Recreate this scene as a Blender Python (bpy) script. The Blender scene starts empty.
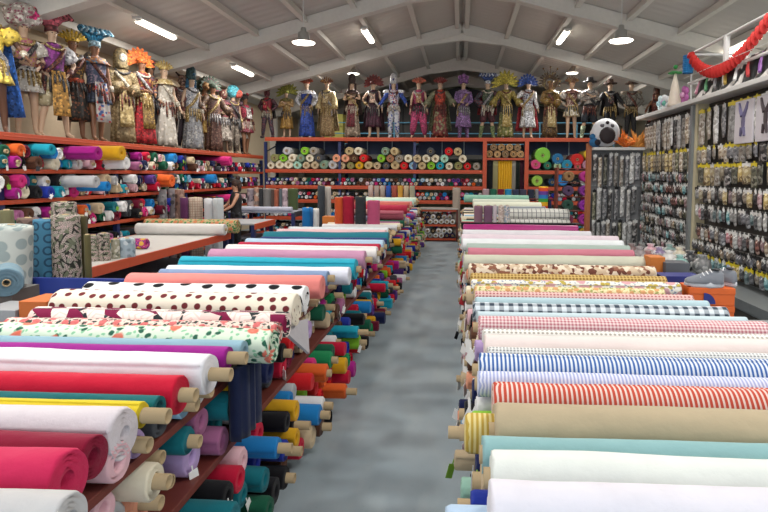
import bpy, math, random
from mathutils import Vector, Matrix, noise
PI = math.pi
R = math.radians
random.seed(7)
col = bpy.context.scene.collection
scene = bpy.context.scene

# ---------------------------------------------------------------- camera
F_PX = 560.0
CAM = Vector((0.0, 0.0, 1.95))
YAW, PITCH, ROLL = R(3.0), R(4.1), R(0.35)
cd = bpy.data.cameras.new('camera')
cam = bpy.data.objects.new('camera', cd)
col.objects.link(cam)
cam.location = CAM
cam.rotation_mode = 'QUATERNION'
mrot = Matrix.Rotation(YAW, 3, 'Z') @ Matrix.Rotation(R(90) - PITCH, 3, 'X') @ Matrix.Rotation(ROLL, 3, 'Z')
cam.rotation_quaternion = mrot.to_quaternion()
cd.sensor_width = 36.0
cd.lens = F_PX * 36.0 / 768.0
PPX, PPY = 431.0, 214.0
cd.shift_x = (384.0 - PPX) / 768.0
cd.shift_y = (PPY - 256.0) / 768.0
cd.clip_start = 0.05
cd.clip_end = 200
scene.camera = cam


def ray(px, py):
    return mrot @ Vector(((px - PPX) / F_PX, -(py - PPY) / F_PX, -1.0))


def at_y(px, py, Y):
    d = ray(px, py)
    return CAM + d * (Y / d.y)


def at_z(px, py, z):
    d = ray(px, py)
    return CAM + d * ((z - CAM.z) / d.z)


def at_x(px, py, X):
    d = ray(px, py)
    return CAM + d * (X / d.x)


# ---------------------------------------------------------------- world, exposure
w = bpy.data.worlds.new('world')
scene.world = w
w.use_nodes = True
w.node_tree.nodes['Background'].inputs[0].default_value = (0.86, 0.93, 1.0, 1)
w.node_tree.nodes['Background'].inputs[1].default_value = 1.7
scene.view_settings.view_transform = 'Standard'
scene.view_settings.look = 'None'
scene.view_settings.gamma = 1.0
scene.view_settings.use_curve_mapping = False
scene.view_settings.exposure = 0.08
TUBE_W = 62.0
BAY_W = 75.0

# ---------------------------------------------------------------- helpers
OBJ = bpy.data.objects


def lin(c):
    return c / 12.92 if c <= 0.04045 else ((c + 0.055) / 1.055) ** 2.4


def hexc(h):
    h = h.lstrip('#')
    return tuple(lin(int(h[i:i + 2], 16) / 255.0) for i in (0, 2, 4)) + (1.0,)


_mats = {}


class NT:
    def __init__(s, name):
        s.m = bpy.data.materials.new(name)
        s.m.use_nodes = True
        s.t = s.m.node_tree
        s.b = s.t.nodes['Principled BSDF']

    def n(s, typ, **kw):
        nd = s.t.nodes.new(typ)
        for k, v in kw.items():
            setattr(nd, k, v)
        return nd

    def l(s, a, b):
        s.t.links.new(a, b)

    def math(s, op, a, b=None, c=None):
        nd = s.n('ShaderNodeMath', operation=op)
        for i, v in enumerate((a, b, c)):
            if v is None:
                continue
            if isinstance(v, (int, float)):
                nd.inputs[i].default_value = v
            else:
                s.l(v, nd.inputs[i])
        return nd.outputs[0]

    def mix(s, fac, a, b):
        nd = s.n('ShaderNodeMix', data_type='RGBA')
        for key, v in ((0, fac), (6, a), (7, b)):
            if isinstance(v, (int, float)):
                nd.inputs[key].default_value = v
            elif isinstance(v, tuple):
                nd.inputs[key].default_value = v
            else:
                s.l(v, nd.inputs[key])
        return nd.outputs[2]

    def uv(s, sx=1, sy=1, kind='UV'):
        tc = s.n('ShaderNodeTexCoord')
        mp = s.n('ShaderNodeMapping')
        mp.inputs['Scale'].default_value = (sx, sy, 1 if kind == 'UV' else sx)
        s.l(tc.outputs[kind], mp.inputs[0])
        return mp.outputs[0]

    def sep(s, v):
        nd = s.n('ShaderNodeSeparateXYZ')
        s.l(v, nd.inputs[0])
        return nd.outputs

    def noise(s, vec, scale, detail=3):
        nd = s.n('ShaderNodeTexNoise')
        nd.inputs['Scale'].default_value = scale
        nd.inputs['Detail'].default_value = detail
        if vec is not None:
            s.l(vec, nd.inputs['Vector'])
        return nd.outputs

    def vor(s, vec, scale, rnd=1.0, feature='F1'):
        nd = s.n('ShaderNodeTexVoronoi', feature=feature, voronoi_dimensions='2D')
        nd.inputs['Scale'].default_value = scale
        nd.inputs['Randomness'].default_value = rnd
        s.l(vec, nd.inputs['Vector'])
        return nd.outputs

    def step(s, v, edge, soft=0.02):
        nd = s.n('ShaderNodeMapRange')
        nd.inputs[1].default_value = edge - soft
        nd.inputs[2].default_value = edge + soft
        s.l(v, nd.inputs[0])
        return nd.outputs[0]

    def bump(s, h, strength=0.3, dist=0.01):
        nd = s.n('ShaderNodeBump')
        nd.inputs['Strength'].default_value = strength
        nd.inputs['Distance'].default_value = dist
        s.l(h, nd.inputs['Height'])
        s.l(nd.outputs[0], s.b.inputs['Normal'])

    def fin(s, colour, rough=0.85, sheen=0.0, metal=0.0, spec=None):
        if isinstance(colour, tuple):
            s.b.inputs['Base Color'].default_value = colour
        else:
            s.l(colour, s.b.inputs['Base Color'])
        s.b.inputs['Roughness'].default_value = rough
        s.b.inputs['Metallic'].default_value = metal
        if sheen:
            s.b.inputs['Sheen Weight'].default_value = sheen
        if spec is not None:
            s.b.inputs['Specular IOR Level'].default_value = spec
        return s.m


def cached(f):
    def g(*a, **k):
        key = (f.__name__, a, tuple(sorted(k.items())))
        if key not in _mats:
            _mats[key] = f(*a, **k)
        return _mats[key]
    return g


@cached
def m_fabric(h, rough=0.9, spec=0.2):
    t = NT('fabric')
    v = t.uv(kind='Object')
    nz = t.noise(v, 55, 4)
    n2 = t.noise(v, 9, 3)
    c = hexc(h)
    dk = tuple(x * 0.86 for x in c[:3]) + (1,)
    cc = t.mix(n2[0], dk, c)
    n3 = t.noise(v, 6, 2)
    hgt = t.math('MULTIPLY_ADD', n3[0], 5.0, t.math('MULTIPLY', nz[0], .5))
    t.bump(hgt, 0.3, 0.009)
    return t.fin(cc, rough, 0.1, spec=spec)


@cached
def m_satin(h):
    return m_fabric(h, 0.45, 0.5)


@cached
def m_plain(h, rough=0.6, metal=0.0):
    t = NT('paint')
    v = t.uv(kind='Object')
    nz = t.noise(v, 14, 4)
    c = hexc(h)
    dk = tuple(x * 0.85 for x in c[:3]) + (1,)
    return t.fin(t.mix(nz[0], dk, c), rough, metal=metal)


@cached
def m_emit(h, s):
    t = NT('lamp_glow')
    t.b.inputs['Emission Color'].default_value = hexc(h)
    t.b.inputs['Emission Strength'].default_value = s
    return t.fin(hexc(h), 0.5)


@cached
def m_stripe(a, b, period, duty=0.5, axis=0):
    t = NT('striped_fabric')
    u = t.sep(t.uv())[axis]
    f = t.math('FRACT', t.math('MULTIPLY', u, 1.0 / period))
    s = t.step(f, duty, 0.06)
    t.bump(t.noise(t.uv(), 90, 3)[0], 0.1, 0.004)
    return t.fin(t.mix(s, hexc(a), hexc(b)), 0.9, spec=0.2)


@cached
def m_gingham(a, b, period, dark=None):
    t = NT('checked_fabric')
    xyz = t.sep(t.uv())
    fs = []
    for k in (0, 1):
        f = t.math('FRACT', t.math('MULTIPLY', xyz[k], 1.0 / period))
        fs.append(t.step(f, 0.5, 0.05))
    tot = t.math('MULTIPLY', t.math('ADD', fs[0], fs[1]), 0.5)
    return t.fin(t.mix(tot, hexc(a), hexc(b)), 0.9, spec=0.2)


@cached
def m_grid(a, b, period):
    t = NT('windowpane_fabric')
    xyz = t.sep(t.uv())
    fs = []
    for k in (0, 1):
        f = t.math('FRACT', t.math('MULTIPLY', xyz[k], 1.0 / period))
        fs.append(t.math('LESS_THAN', f, 0.14))
    return t.fin(t.mix(t.math('MAXIMUM', fs[0], fs[1]), hexc(a), hexc(b)), 0.9, spec=0.2)


@cached
def m_dots(bg, dot, scale, rad, rnd=0.0, sx=1.0):
    t = NT('dotted_fabric')
    v = t.uv(sx, 1)
    d = t.vor(v, scale, rnd)[0]
    s = t.step(d, rad, 0.03)
    return t.fin(t.mix(s, hexc(dot), hexc(bg)), 0.9, spec=0.2)


@cached
def m_floral(bg, c1, c2, c3, scale=18.0, leafr=.30, bigr=.27):
    """blossoms, leaves and small buds scattered on a ground"""
    t = NT('floral_fabric')
    v = t.uv()
    nz = t.noise(v, scale * 1.4, 3)
    vv = t.n('ShaderNodeVectorMath', operation='MULTIPLY_ADD')
    t.l(nz[1], vv.inputs[0])
    vv.inputs[1].default_value = (0.035, 0.035, 0)
    t.l(v, vv.inputs[2])
    big = t.vor(vv.outputs[0], scale * 0.45, 0.7)
    mid = t.vor(vv.outputs[0], scale, 1.0)
    sml = t.vor(vv.outputs[0], scale * 1.9, 1.0)
    c = t.mix(t.step(sml[0], 0.22, 0.04), hexc(c3), hexc(bg))
    leaf = t.step(mid[0], leafr, 0.04)
    c = t.mix(leaf, hexc(c2), c)
    petal = t.noise(vv.outputs[0], scale * 3, 2)
    cc = t.mix(petal[0], hexc(c1), hexc(bg))
    cc = t.mix(0.35, hexc(c1), cc)
    c = t.mix(t.step(big[0], bigr, 0.03), cc, c)
    return t.fin(c, 0.9, spec=0.2)


@cached
def m_blotch(bg, c1, c2, c3, scale=5.0, stretch=2.5):
    """big slanting leaves"""
    t = NT('leaf_print_fabric')
    v0 = t.uv(1, 1)
    mp = t.n('ShaderNodeMapping')
    mp.inputs['Rotation'].default_value = (0, 0, 0.6)
    mp.inputs['Scale'].default_value = (1, stretch, 1)
    t.l(v0, mp.inputs[0])
    v = mp.outputs[0]
    nz = t.noise(v, scale * 0.7, 1)
    vv = t.n('ShaderNodeVectorMath', operation='MULTIPLY_ADD')
    t.l(nz[1], vv.inputs[0])
    vv.inputs[1].default_value = (0.6 / scale, 0.6 / scale, 0)
    t.l(v, vv.inputs[2])
    a = t.vor(vv.outputs[0], scale, 0.9)
    s = t.sep(a[1])
    x = t.mix(t.step(s[0], 0.33), hexc(c1), hexc(bg))
    x = t.mix(t.step(s[1], 0.30), hexc(c2), x)
    x = t.mix(t.step(s[2], 0.28), hexc(c3), x)
    return t.fin(x, 0.9, spec=0.2)


@cached
def m_leaves(bg, cols, scale=7.0, lw=.26, ll=.75):
    """pointed leaves lying at random angles, some with pale ribs"""
    t = NT('leaf_print_fabric')
    x = hexc(bg)
    for i, cc in enumerate(cols):
        tc = t.n('ShaderNodeTexCoord')
        mp = t.n('ShaderNodeMapping')
        mp.inputs['Location'].default_value = (i * 1.37, i * .71, 0)
        t.l(tc.outputs['UV'], mp.inputs[0])
        nd = t.n('ShaderNodeTexVoronoi', voronoi_dimensions='2D')
        nd.inputs['Scale'].default_value = scale
        nd.inputs['Randomness'].default_value = .75
        t.l(mp.outputs[0], nd.inputs['Vector'])
        sb = t.n('ShaderNodeVectorMath', operation='SUBTRACT')
        t.l(mp.outputs[0], sb.inputs[0])
        t.l(nd.outputs['Position'], sb.inputs[1])
        rnd = t.sep(nd.outputs['Color'])
        ro = t.n('ShaderNodeVectorRotate', rotation_type='Z_AXIS')
        t.l(sb.outputs[0], ro.inputs['Vector'])
        t.l(t.math('MULTIPLY_ADD', rnd[0], 2.2, -.4 + i * .6), ro.inputs['Angle'])
        q = t.sep(ro.outputs[0])
        lx = t.math('MULTIPLY', q[0], scale / ll)
        ly = t.math('ABSOLUTE', t.math('MULTIPLY', q[1], scale / lw))
        par = t.math('SUBTRACT', 1.0, t.math('MULTIPLY', lx, lx))
        ins = t.math('LESS_THAN', ly, par)
        rib = t.math('LESS_THAN', t.math('ABSOLUTE', t.math('SUBTRACT', t.math('FRACT', t.math('ADD', t.math('MULTIPLY', lx, 4.0), t.math('MULTIPLY', ly, 1.0))), .5)), .16)
        leaf = t.mix(t.math('MULTIPLY', rib, 1.0 if i % 2 else 0.0), hexc(cc), hexc(bg))
        x = t.mix(ins, x, leaf)
    return t.fin(x, 0.9, spec=0.2)


@cached
def m_ornate(c1, c2, c3, scale=16.0, rough=0.6):
    """busy costume brocade"""
    t = NT('costume_fabric')
    v = t.uv(kind='Object')
    nd = t.n('ShaderNodeTexVoronoi')
    nd.inputs['Scale'].default_value = scale
    t.l(v, nd.inputs['Vector'])
    s = t.sep(nd.outputs[1])
    x = t.mix(t.step(s[0], 0.5), hexc(c1), hexc(c2))
    x = t.mix(t.step(s[1], 0.66), x, hexc(c3))
    x = t.mix(t.step(nd.outputs[0], 0.55, 0.1), x, hexc(c1))
    n2 = t.noise(v, 40, 2)
    t.bump(n2[0], 0.3, 0.01)
    return t.fin(x, rough)


@cached
def m_glass(h='ffffff', alpha=0.25):
    t = NT('clear_plastic')
    t.b.inputs['Alpha'].default_value = alpha
    return t.fin(hexc(h), 0.12)


def finish(me, smooth=True):
    me.update()
    if smooth:
        me.polygons.foreach_set('use_smooth', [True] * len(me.polygons))
    return me


class MB:
    """collects shapes and links them as ONE mesh object"""

    def __init__(s):
        s.v = []
        s.f = []
        s.mi = []
        s.cur = 0
        s.uvs = None

    def add(s, vs, fs):
        o = len(s.v)
        s.v += [tuple(p) for p in vs]
        s.f += [tuple(i + o for i in f) for f in fs]
        s.mi += [s.cur] * len(fs)

    def box(s, c, d, rot=None):
        hx, hy, hz = d[0] / 2, d[1] / 2, d[2] / 2
        vs = [Vector((x * hx, y * hy, z * hz)) for x in (-1, 1) for y in (-1, 1) for z in (-1, 1)]
        if rot is not None:
            vs = [rot @ p for p in vs]
        c = Vector(c)
        s.add([p + c for p in vs], [(0, 1, 3, 2), (4, 6, 7, 5), (0, 4, 5, 1), (2, 3, 7, 6), (0, 2, 6, 4), (1, 5, 7, 3)])

    def bx(s, x0, x1, y0, y1, z0, z1):
        s.box(((x0 + x1) / 2, (y0 + y1) / 2, (z0 + z1) / 2), (abs(x1 - x0), abs(y1 - y0), abs(z1 - z0)))

    def bar(s, a, b, wd, ht=None, up=Vector((0, 0, 1))):
        a, b = Vector(a), Vector(b)
        d = (b - a)
        L = d.length
        d.normalize()
        sd = d.cross(up)
        if sd.length < 1e-4:
            sd = Vector((1, 0, 0))
        sd.normalize()
        u = sd.cross(d)
        M = Matrix((d, sd, u)).transposed()
        s.box((a + b) / 2, (L, wd, ht or wd), M)

    def tube(s, pts, rad, n=8, cap=True):
        pts = [Vector(p) for p in pts]
        if not isinstance(rad, (list, tuple)):
            rad = [rad] * len(pts)
        prev = None
        vs, fs = [], []
        for i, p in enumerate(pts):
            d = (pts[min(i + 1, len(pts) - 1)] - pts[max(i - 1, 0)])
            d.normalize()
            if prev is None:
                a = d.cross(Vector((0, 0, 1)))
                if a.length < 0.1:
                    a = d.cross(Vector((1, 0, 0)))
            else:
                a = prev - d * prev.dot(d)
            a.normalize()
            prev = a
            b = d.cross(a)
            for k in range(n):
                t = 2 * PI * k / n
                vs.append(p + (a * math.cos(t) + b * math.sin(t)) * rad[i])
        for i in range(len(pts) - 1):
            for k in range(n):
                k2 = (k + 1) % n
                fs.append((i * n + k, i * n + k2, (i + 1) * n + k2, (i + 1) * n + k))
        if cap:
            fs.append(tuple(range(n))[::-1])
            fs.append(tuple((len(pts) - 1) * n + k for k in range(n)))
        s.add(vs, fs)

    def lathe(s, prof, n=16, c=(0, 0, 0), M=None):
        vs, fs = [], []
        c = Vector(c)
        for (r, z) in prof:
            for k in range(n):
                t = 2 * PI * k / n
                p = Vector((r * math.cos(t), r * math.sin(t), z))
                if M is not None:
                    p = M @ p
                vs.append(p + c)
        for i in range(len(prof) - 1):
            for k in range(n):
                k2 = (k + 1) % n
                fs.append((i * n + k, i * n + k2, (i + 1) * n + k2, (i + 1) * n + k))
        s.add(vs, fs)

    def ball(s, c, r, n=10, sq=(1, 1, 1), M=None):
        prof = [(max(1e-4, math.sin(PI * i / n)), -math.cos(PI * i / n)) for i in range(n + 1)]
        vs, fs = [], []
        m = n + 4
        for (a, z) in prof:
            for k in range(m):
                t = 2 * PI * k / m
                p = Vector((a * math.cos(t) * r * sq[0], a * math.sin(t) * r * sq[1], z * r * sq[2]))
                if M is not None:
                    p = M @ p
                vs.append(p + Vector(c))
        for i in range(n):
            for k in range(m):
                k2 = (k + 1) % m
                fs.append((i * m + k, i * m + k2, (i + 1) * m + k2, (i + 1) * m + k))
        s.add(vs, fs)

    def loft(s, rings, cap=True, closed=True):
        n = len(rings[0])
        vs = [p for r in rings for p in r]
        fs = []
        for i in range(len(rings) - 1):
            for k in range(n if closed else n - 1):
                k2 = (k + 1) % n
                fs.append((i * n + k, i * n + k2, (i + 1) * n + k2, (i + 1) * n + k))
        if cap and closed:
            fs.append(tuple(range(n))[::-1])
            fs.append(tuple((len(rings) - 1) * n + k for k in range(n)))
        s.add(vs, fs)

    def data(s, name='mesh', mats=(), smooth=False):
        me = bpy.data.meshes.new(name)
        me.from_pydata(s.v, [], s.f)
        for m in mats:
            me.materials.append(m)
        if len(mats) > 1:
            me.polygons.foreach_set('material_index', s.mi)
        return finish(me, smooth)

    def build(s, name, mats, parent=None, smooth=False, loc=None, bevel=0.0):
        if not isinstance(mats, (list, tuple)):
            mats = [mats]
        me = s.data(name, mats, smooth)
        o = bpy.data.objects.new(name, me)
        col.objects.link(o)
        if parent is not None:
            o.parent = parent
        if loc is not None:
            o.location = loc
        if bevel:
            b = o.modifiers.new('bevel', 'BEVEL')
            b.width = bevel
            b.segments = 2
            b.limit_method = 'ANGLE'
        return o


REG = []


def tag(o, label, cat, group=None, kind=None):
    o['label'] = label
    o['category'] = cat
    if group:
        o['group'] = group
    if kind:
        o['kind'] = kind
    REG.append(o)
    return o


def empty(name, loc=(0, 0, 0), rz=0.0):
    o = bpy.data.objects.new(name, None)
    o.empty_display_size = 0.1
    col.objects.link(o)
    o.location = loc
    o.rotation_euler = (0, 0, rz)
    return o


def struct(o):
    o['kind'] = 'structure'
    return o


def copy_tree(o, parent=None):
    c = o.copy()
    col.objects.link(c)
    if parent is not None:
        c.parent = parent
    for ch in list(o.children):
        copy_tree(ch, c)
    return c


# ---------------------------------------------------------------- the hall
RIDGE, SLOPE = 6.4, 0.27
XW, YB, YF = 7.4, 26.0, -4.0


def roof_z(x):
    return RIDGE - SLOPE * abs(x)


def floor_mat():
    t = NT('painted_concrete')
    v = t.uv(kind='Object')
    a = t.noise(v, 0.9, 5)[0]
    mp = t.n('ShaderNodeMapping')
    mp.inputs['Scale'].default_value = (2.2, 0.8, 1)
    t.l(v, mp.inputs[0])
    b = t.noise(mp.outputs[0], 1.6, 8)[0]
    c = t.mix(t.step(a, 0.52, 0.12), hexc('9aaab3'), hexc('a6b4bb'))
    c = t.mix(t.step(b, 0.60, 0.12), c, hexc('adb9bd'))
    d = t.noise(v, 26, 3)[0]
    c = t.mix(t.math('MULTIPLY', t.step(d, 0.68, 0.06), 0.12), c, hexc('6c7880'))
    rg = t.n('ShaderNodeMapRange')
    rg.inputs[3].default_value = 0.30
    rg.inputs[4].default_value = 0.62
    t.l(b, rg.inputs[0])
    t.fin(c, 0.4)
    t.l(rg.outputs[0], t.b.inputs['Roughness'])
    return t.m


def sheet_mat(h, h2):
    t = NT('roof_sheet')
    v = t.uv(kind='Object')
    n = t.noise(v, 0.5, 4)[0]
    x = t.sep(v)
    f = t.math('SINE', t.math('MULTIPLY', x[1], 2 * PI / 0.28))
    t.bump(f, 0.25, 0.02)
    return t.fin(t.mix(n, hexc(h), hexc(h2)), 0.7)


m = MB()
m.bx(-XW - .3, XW + .3, YF, YB + .2, -0.1, 0)
struct(m.build('floor', floor_mat()))
m = MB()
for sgn in (-1, 1):
    x0, x1 = 0, sgn * (XW + 0.3)
    vs = [(x0, YF, RIDGE), (x1, YF, roof_z(x1)), (x1, YB + .2, roof_z(x1)), (x0, YB + .2, RIDGE)]
    vs += [(a, b, c + .12) for a, b, c in vs]
    m.add(vs, [(0, 1, 2, 3), (4, 7, 6, 5), (0, 4, 5, 1), (1, 5, 6, 2), (2, 6, 7, 3), (3, 7, 4, 0)])
struct(m.build('ceiling', sheet_mat('c2bdb8', 'd2cec8')))
wallm = m_plain('b9b19c', 0.8)
m = MB()
m.bx(-XW - .2, -XW, YF, YB, 0, roof_z(XW) + .1)
struct(m.build('wall_left', m_plain('c9b79c', 0.8)))
m = MB()
m.bx(XW, XW + .2, YF, YB, 0, roof_z(XW) + .1)
struct(m.build('wall_right', wallm))
m = MB()
prof = [(-XW, 0), (XW, 0), (XW, roof_z(XW)), (0, RIDGE), (-XW, roof_z(XW))]
vs = [(a, YB, b) for a, b in prof] + [(a, YB + .2, b) for a, b in prof]
m.add(vs, [(0, 1, 2, 3, 4), (9, 8, 7, 6, 5)] + [(i, i + 5, (i + 1) % 5 + 5, (i + 1) % 5) for i in range(5)])
struct(m.build('wall_back', m_plain('9da08a', 0.8)))
# dark glazed gable
m = MB()
prof = [(-5.7, 2.6), (6.4, 2.6), (6.4, 4.35), (0, 5.95), (-5.7, 4.45)]
vs = [(a, YB - .08, b) for a, b in prof] + [(a, YB - .02, b) for a, b in prof]
m.add(vs, [(0, 1, 2, 3, 4), (9, 8, 7, 6, 5)] + [(i, i + 5, (i + 1) % 5 + 5, (i + 1) % 5) for i in range(5)])
g = m.build('window_1', m_plain('131417', 0.35))
struct(g)
m = MB()
for i in range(9):
    x = -5.7 + 12.1 * i / 8
    m.bx(x - .03, x + .03, YB - .12, YB - .08, 2.6, 5.95 - 0.25 * abs(x))
m.bx(-5.7, 6.4, YB - .12, YB - .08, 4.2, 4.27)
m.build('window_frame', m_plain('4a4d50', 0.5), g)
beamm = m_plain('e2dfd8', 0.5)
k = 1
for Y in (0.2, 4.3, 8.5, 12.7, 16.9, 21.6, 25.4):
    m = MB()
    for sgn in (-1, 1):
        m.bar((0, Y, RIDGE - .17), (sgn * XW, Y, roof_z(XW) - .17), .16, .30)
        m.bar((0, Y, RIDGE - .33), (sgn * XW, Y, roof_z(XW) - .33), .24, .03)
        # haunch under the ridge
        vs = [(0, Y - .07, RIDGE - .33), (sgn * 1.3, Y - .07, roof_z(1.3) - .33), (0, Y - .07, RIDGE - .52)]
        vs += [(a, b + .14, c) for a, b, c in vs]
        m.add(vs, [(0, 1, 2), (5, 4, 3), (0, 3, 4, 1), (1, 4, 5, 2), (2, 5, 3, 0)])
        m.bx(sgn * XW, sgn * (XW - .25), Y - .1, Y + .1, 0, roof_z(XW) - .2)
    struct(m.build('trim_%d' % k, beamm))
    k += 1
for x in (-6.8, -5.75, -4.6, -3.5, -2.4, -1.25, -.14, .14, 1.3, 2.5, 3.6, 4.7, 5.75, 6.8):
    m = MB()
    z = roof_z(x) - .07
    m.bx(x - .035, x + .035, YF, YB, z - .07, z + .06)
    m.bx(x - .06, x + .06, YF, YB, z - .08, z - .065)
    struct(m.build('trim_%d' % k, beamm))
    k += 1

# ---------------------------------------------------------------- lamps
housing = m_plain('d9d9d6', 0.4)
glow = m_emit('fff6e6', 9.0)


def area(parent, sx, sy, power, z):
    ld = bpy.data.lights.new('lamp_light', 'AREA')
    ld.shape = 'RECTANGLE'
    ld.size = sx
    ld.size_y = sy
    ld.energy = power
    ld.color = (1.0, 0.955, 0.90)
    o = bpy.data.objects.new('lamp_light', ld)
    col.objects.link(o)
    o.parent = parent
    o.location = (0, 0, z)
    return o


def tube_lamp(x, y, label):
    z = roof_z(x) - .22
    t = empty('ceiling_light', (x, y, z))
    m = MB()
    m.bx(-.09, .09, -.66, .66, .03, .08)
    m.bx(-.05, .05, -.62, .62, -.0, .03)
    for yy in (-.5, .5):
        m.bx(-.012, .012, yy - .012, yy + .012, .08, .16)
    m.build('housing', housing, t, bevel=.006)
    m = MB()
    rings = []
    for yy in (-.6, .6):
        rings.append([(.07 * math.cos(a), yy, -.0 - .045 * math.sin(a)) for a in [PI * i / 8 for i in range(9)]])
    m.loft(rings)
    m.build('diffuser', glow, t, smooth=False)
    area(t, .16, 1.2, TUBE_W, -.06)
    tag(t, label, 'ceiling light', 'tube lights under the roof')


def bay_lamp(x, y, z, label, power=None):
    t = empty('pendant_lamp', (x, y, z))
    if z > 5:
        t.scale = (.8, .8, .7)
    power = power or BAY_W
    m = MB()
    m.lathe([(.0001, .30), (.05, .30), (.06, .22), (.11, .20), (.12, .06), (.16, .04), (.25, .0), (.24, .0), (.15, .03), (.0001, .035)], 24)
    m.build('shade', m_plain('b8b8b4', 0.35, 0.3), t, smooth=True)
    m = MB()
    m.lathe([(.0001, .004), (.225, .004), (.215, -.012), (.0001, -.02)], 24)
    m.build('diffuser', glow, t, smooth=True)
    m = MB()
    m.tube([(0, 0, .3), (0, 0, (roof_z(x) - z - .1) if z < 5 else .33)], .012, 6)
    m.build('hanger', housing, t)
    ld = bpy.data.lights.new('lamp_light', 'AREA')
    ld.shape = 'DISK'
    ld.size = .42
    ld.energy = power
    ld.color = (1, .96, .9)
    o = bpy.data.objects.new('lamp_light', ld)
    col.objects.link(o)
    o.parent = t
    o.location = (0, 0, -.04)
    tag(t, label, 'pendant lamp', 'round lamps hung from the roof')


for (x, y, l) in (
        (-5.75, 10.5, 'white tube light high on left roof slope above the costume mannequins'),
        (-5.75, 14.7, 'white tube light over the far end of left mannequin row'),
        (-2.45, 14.8, 'white tube light left of the ridge, tilted with its purlin'),
        (2.6, 14.9, 'white tube light right of the ridge above the feathered costumes'),
        (-5.75, 2.0, 'white tube light behind and left of the viewer'),
        (-5.75, 6.2, 'white tube light above the near left wall rack'),
        (-2.45, 2.0, 'white tube light over the near left fabric table'),
        (-2.45, 6.2, 'white tube light over the middle of left fabric table'),
        (2.6, 2.0, 'white tube light over the near right fabric table'),
        (2.6, 6.2, 'white tube light over the right table beside accessory wall'),
        (5.75, 6.2, 'white tube light beyond the accessory wall'),
        (5.75, 12.0, 'white tube light over the far right corner')):
    tube_lamp(x, y, l)
bay_lamp(-3.2, 11.4, 4.58, 'round metal pendant lamp hanging left of the ridge')
bay_lamp(3.12, 11.4, 4.58, 'round metal pendant lamp hanging right of the ridge')
bay_lamp(-3.45, 18.0, 5.12, 'small far bright round lamp left of the ridge', 170)
bay_lamp(3.45, 18.0, 5.12, 'small far bright round lamp right of the ridge', 170)
bay_lamp(-3.2, 3.5, 4.58, 'round pendant lamp above the near left table')
bay_lamp(3.25, 3.5, 4.58, 'round pendant lamp above the near right table')
# ---------------------------------------------------------------- fabric rolls
COREM = m_plain('b9a27e', 0.85)
TAGM = m_plain('f2f2f0', 0.5)
TAGC = [m_plain('86b83a', .5), m_plain('b5303a', .5), m_plain('22242a', .5), m_plain('c9b890', .5)]
_rm = {}


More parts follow.
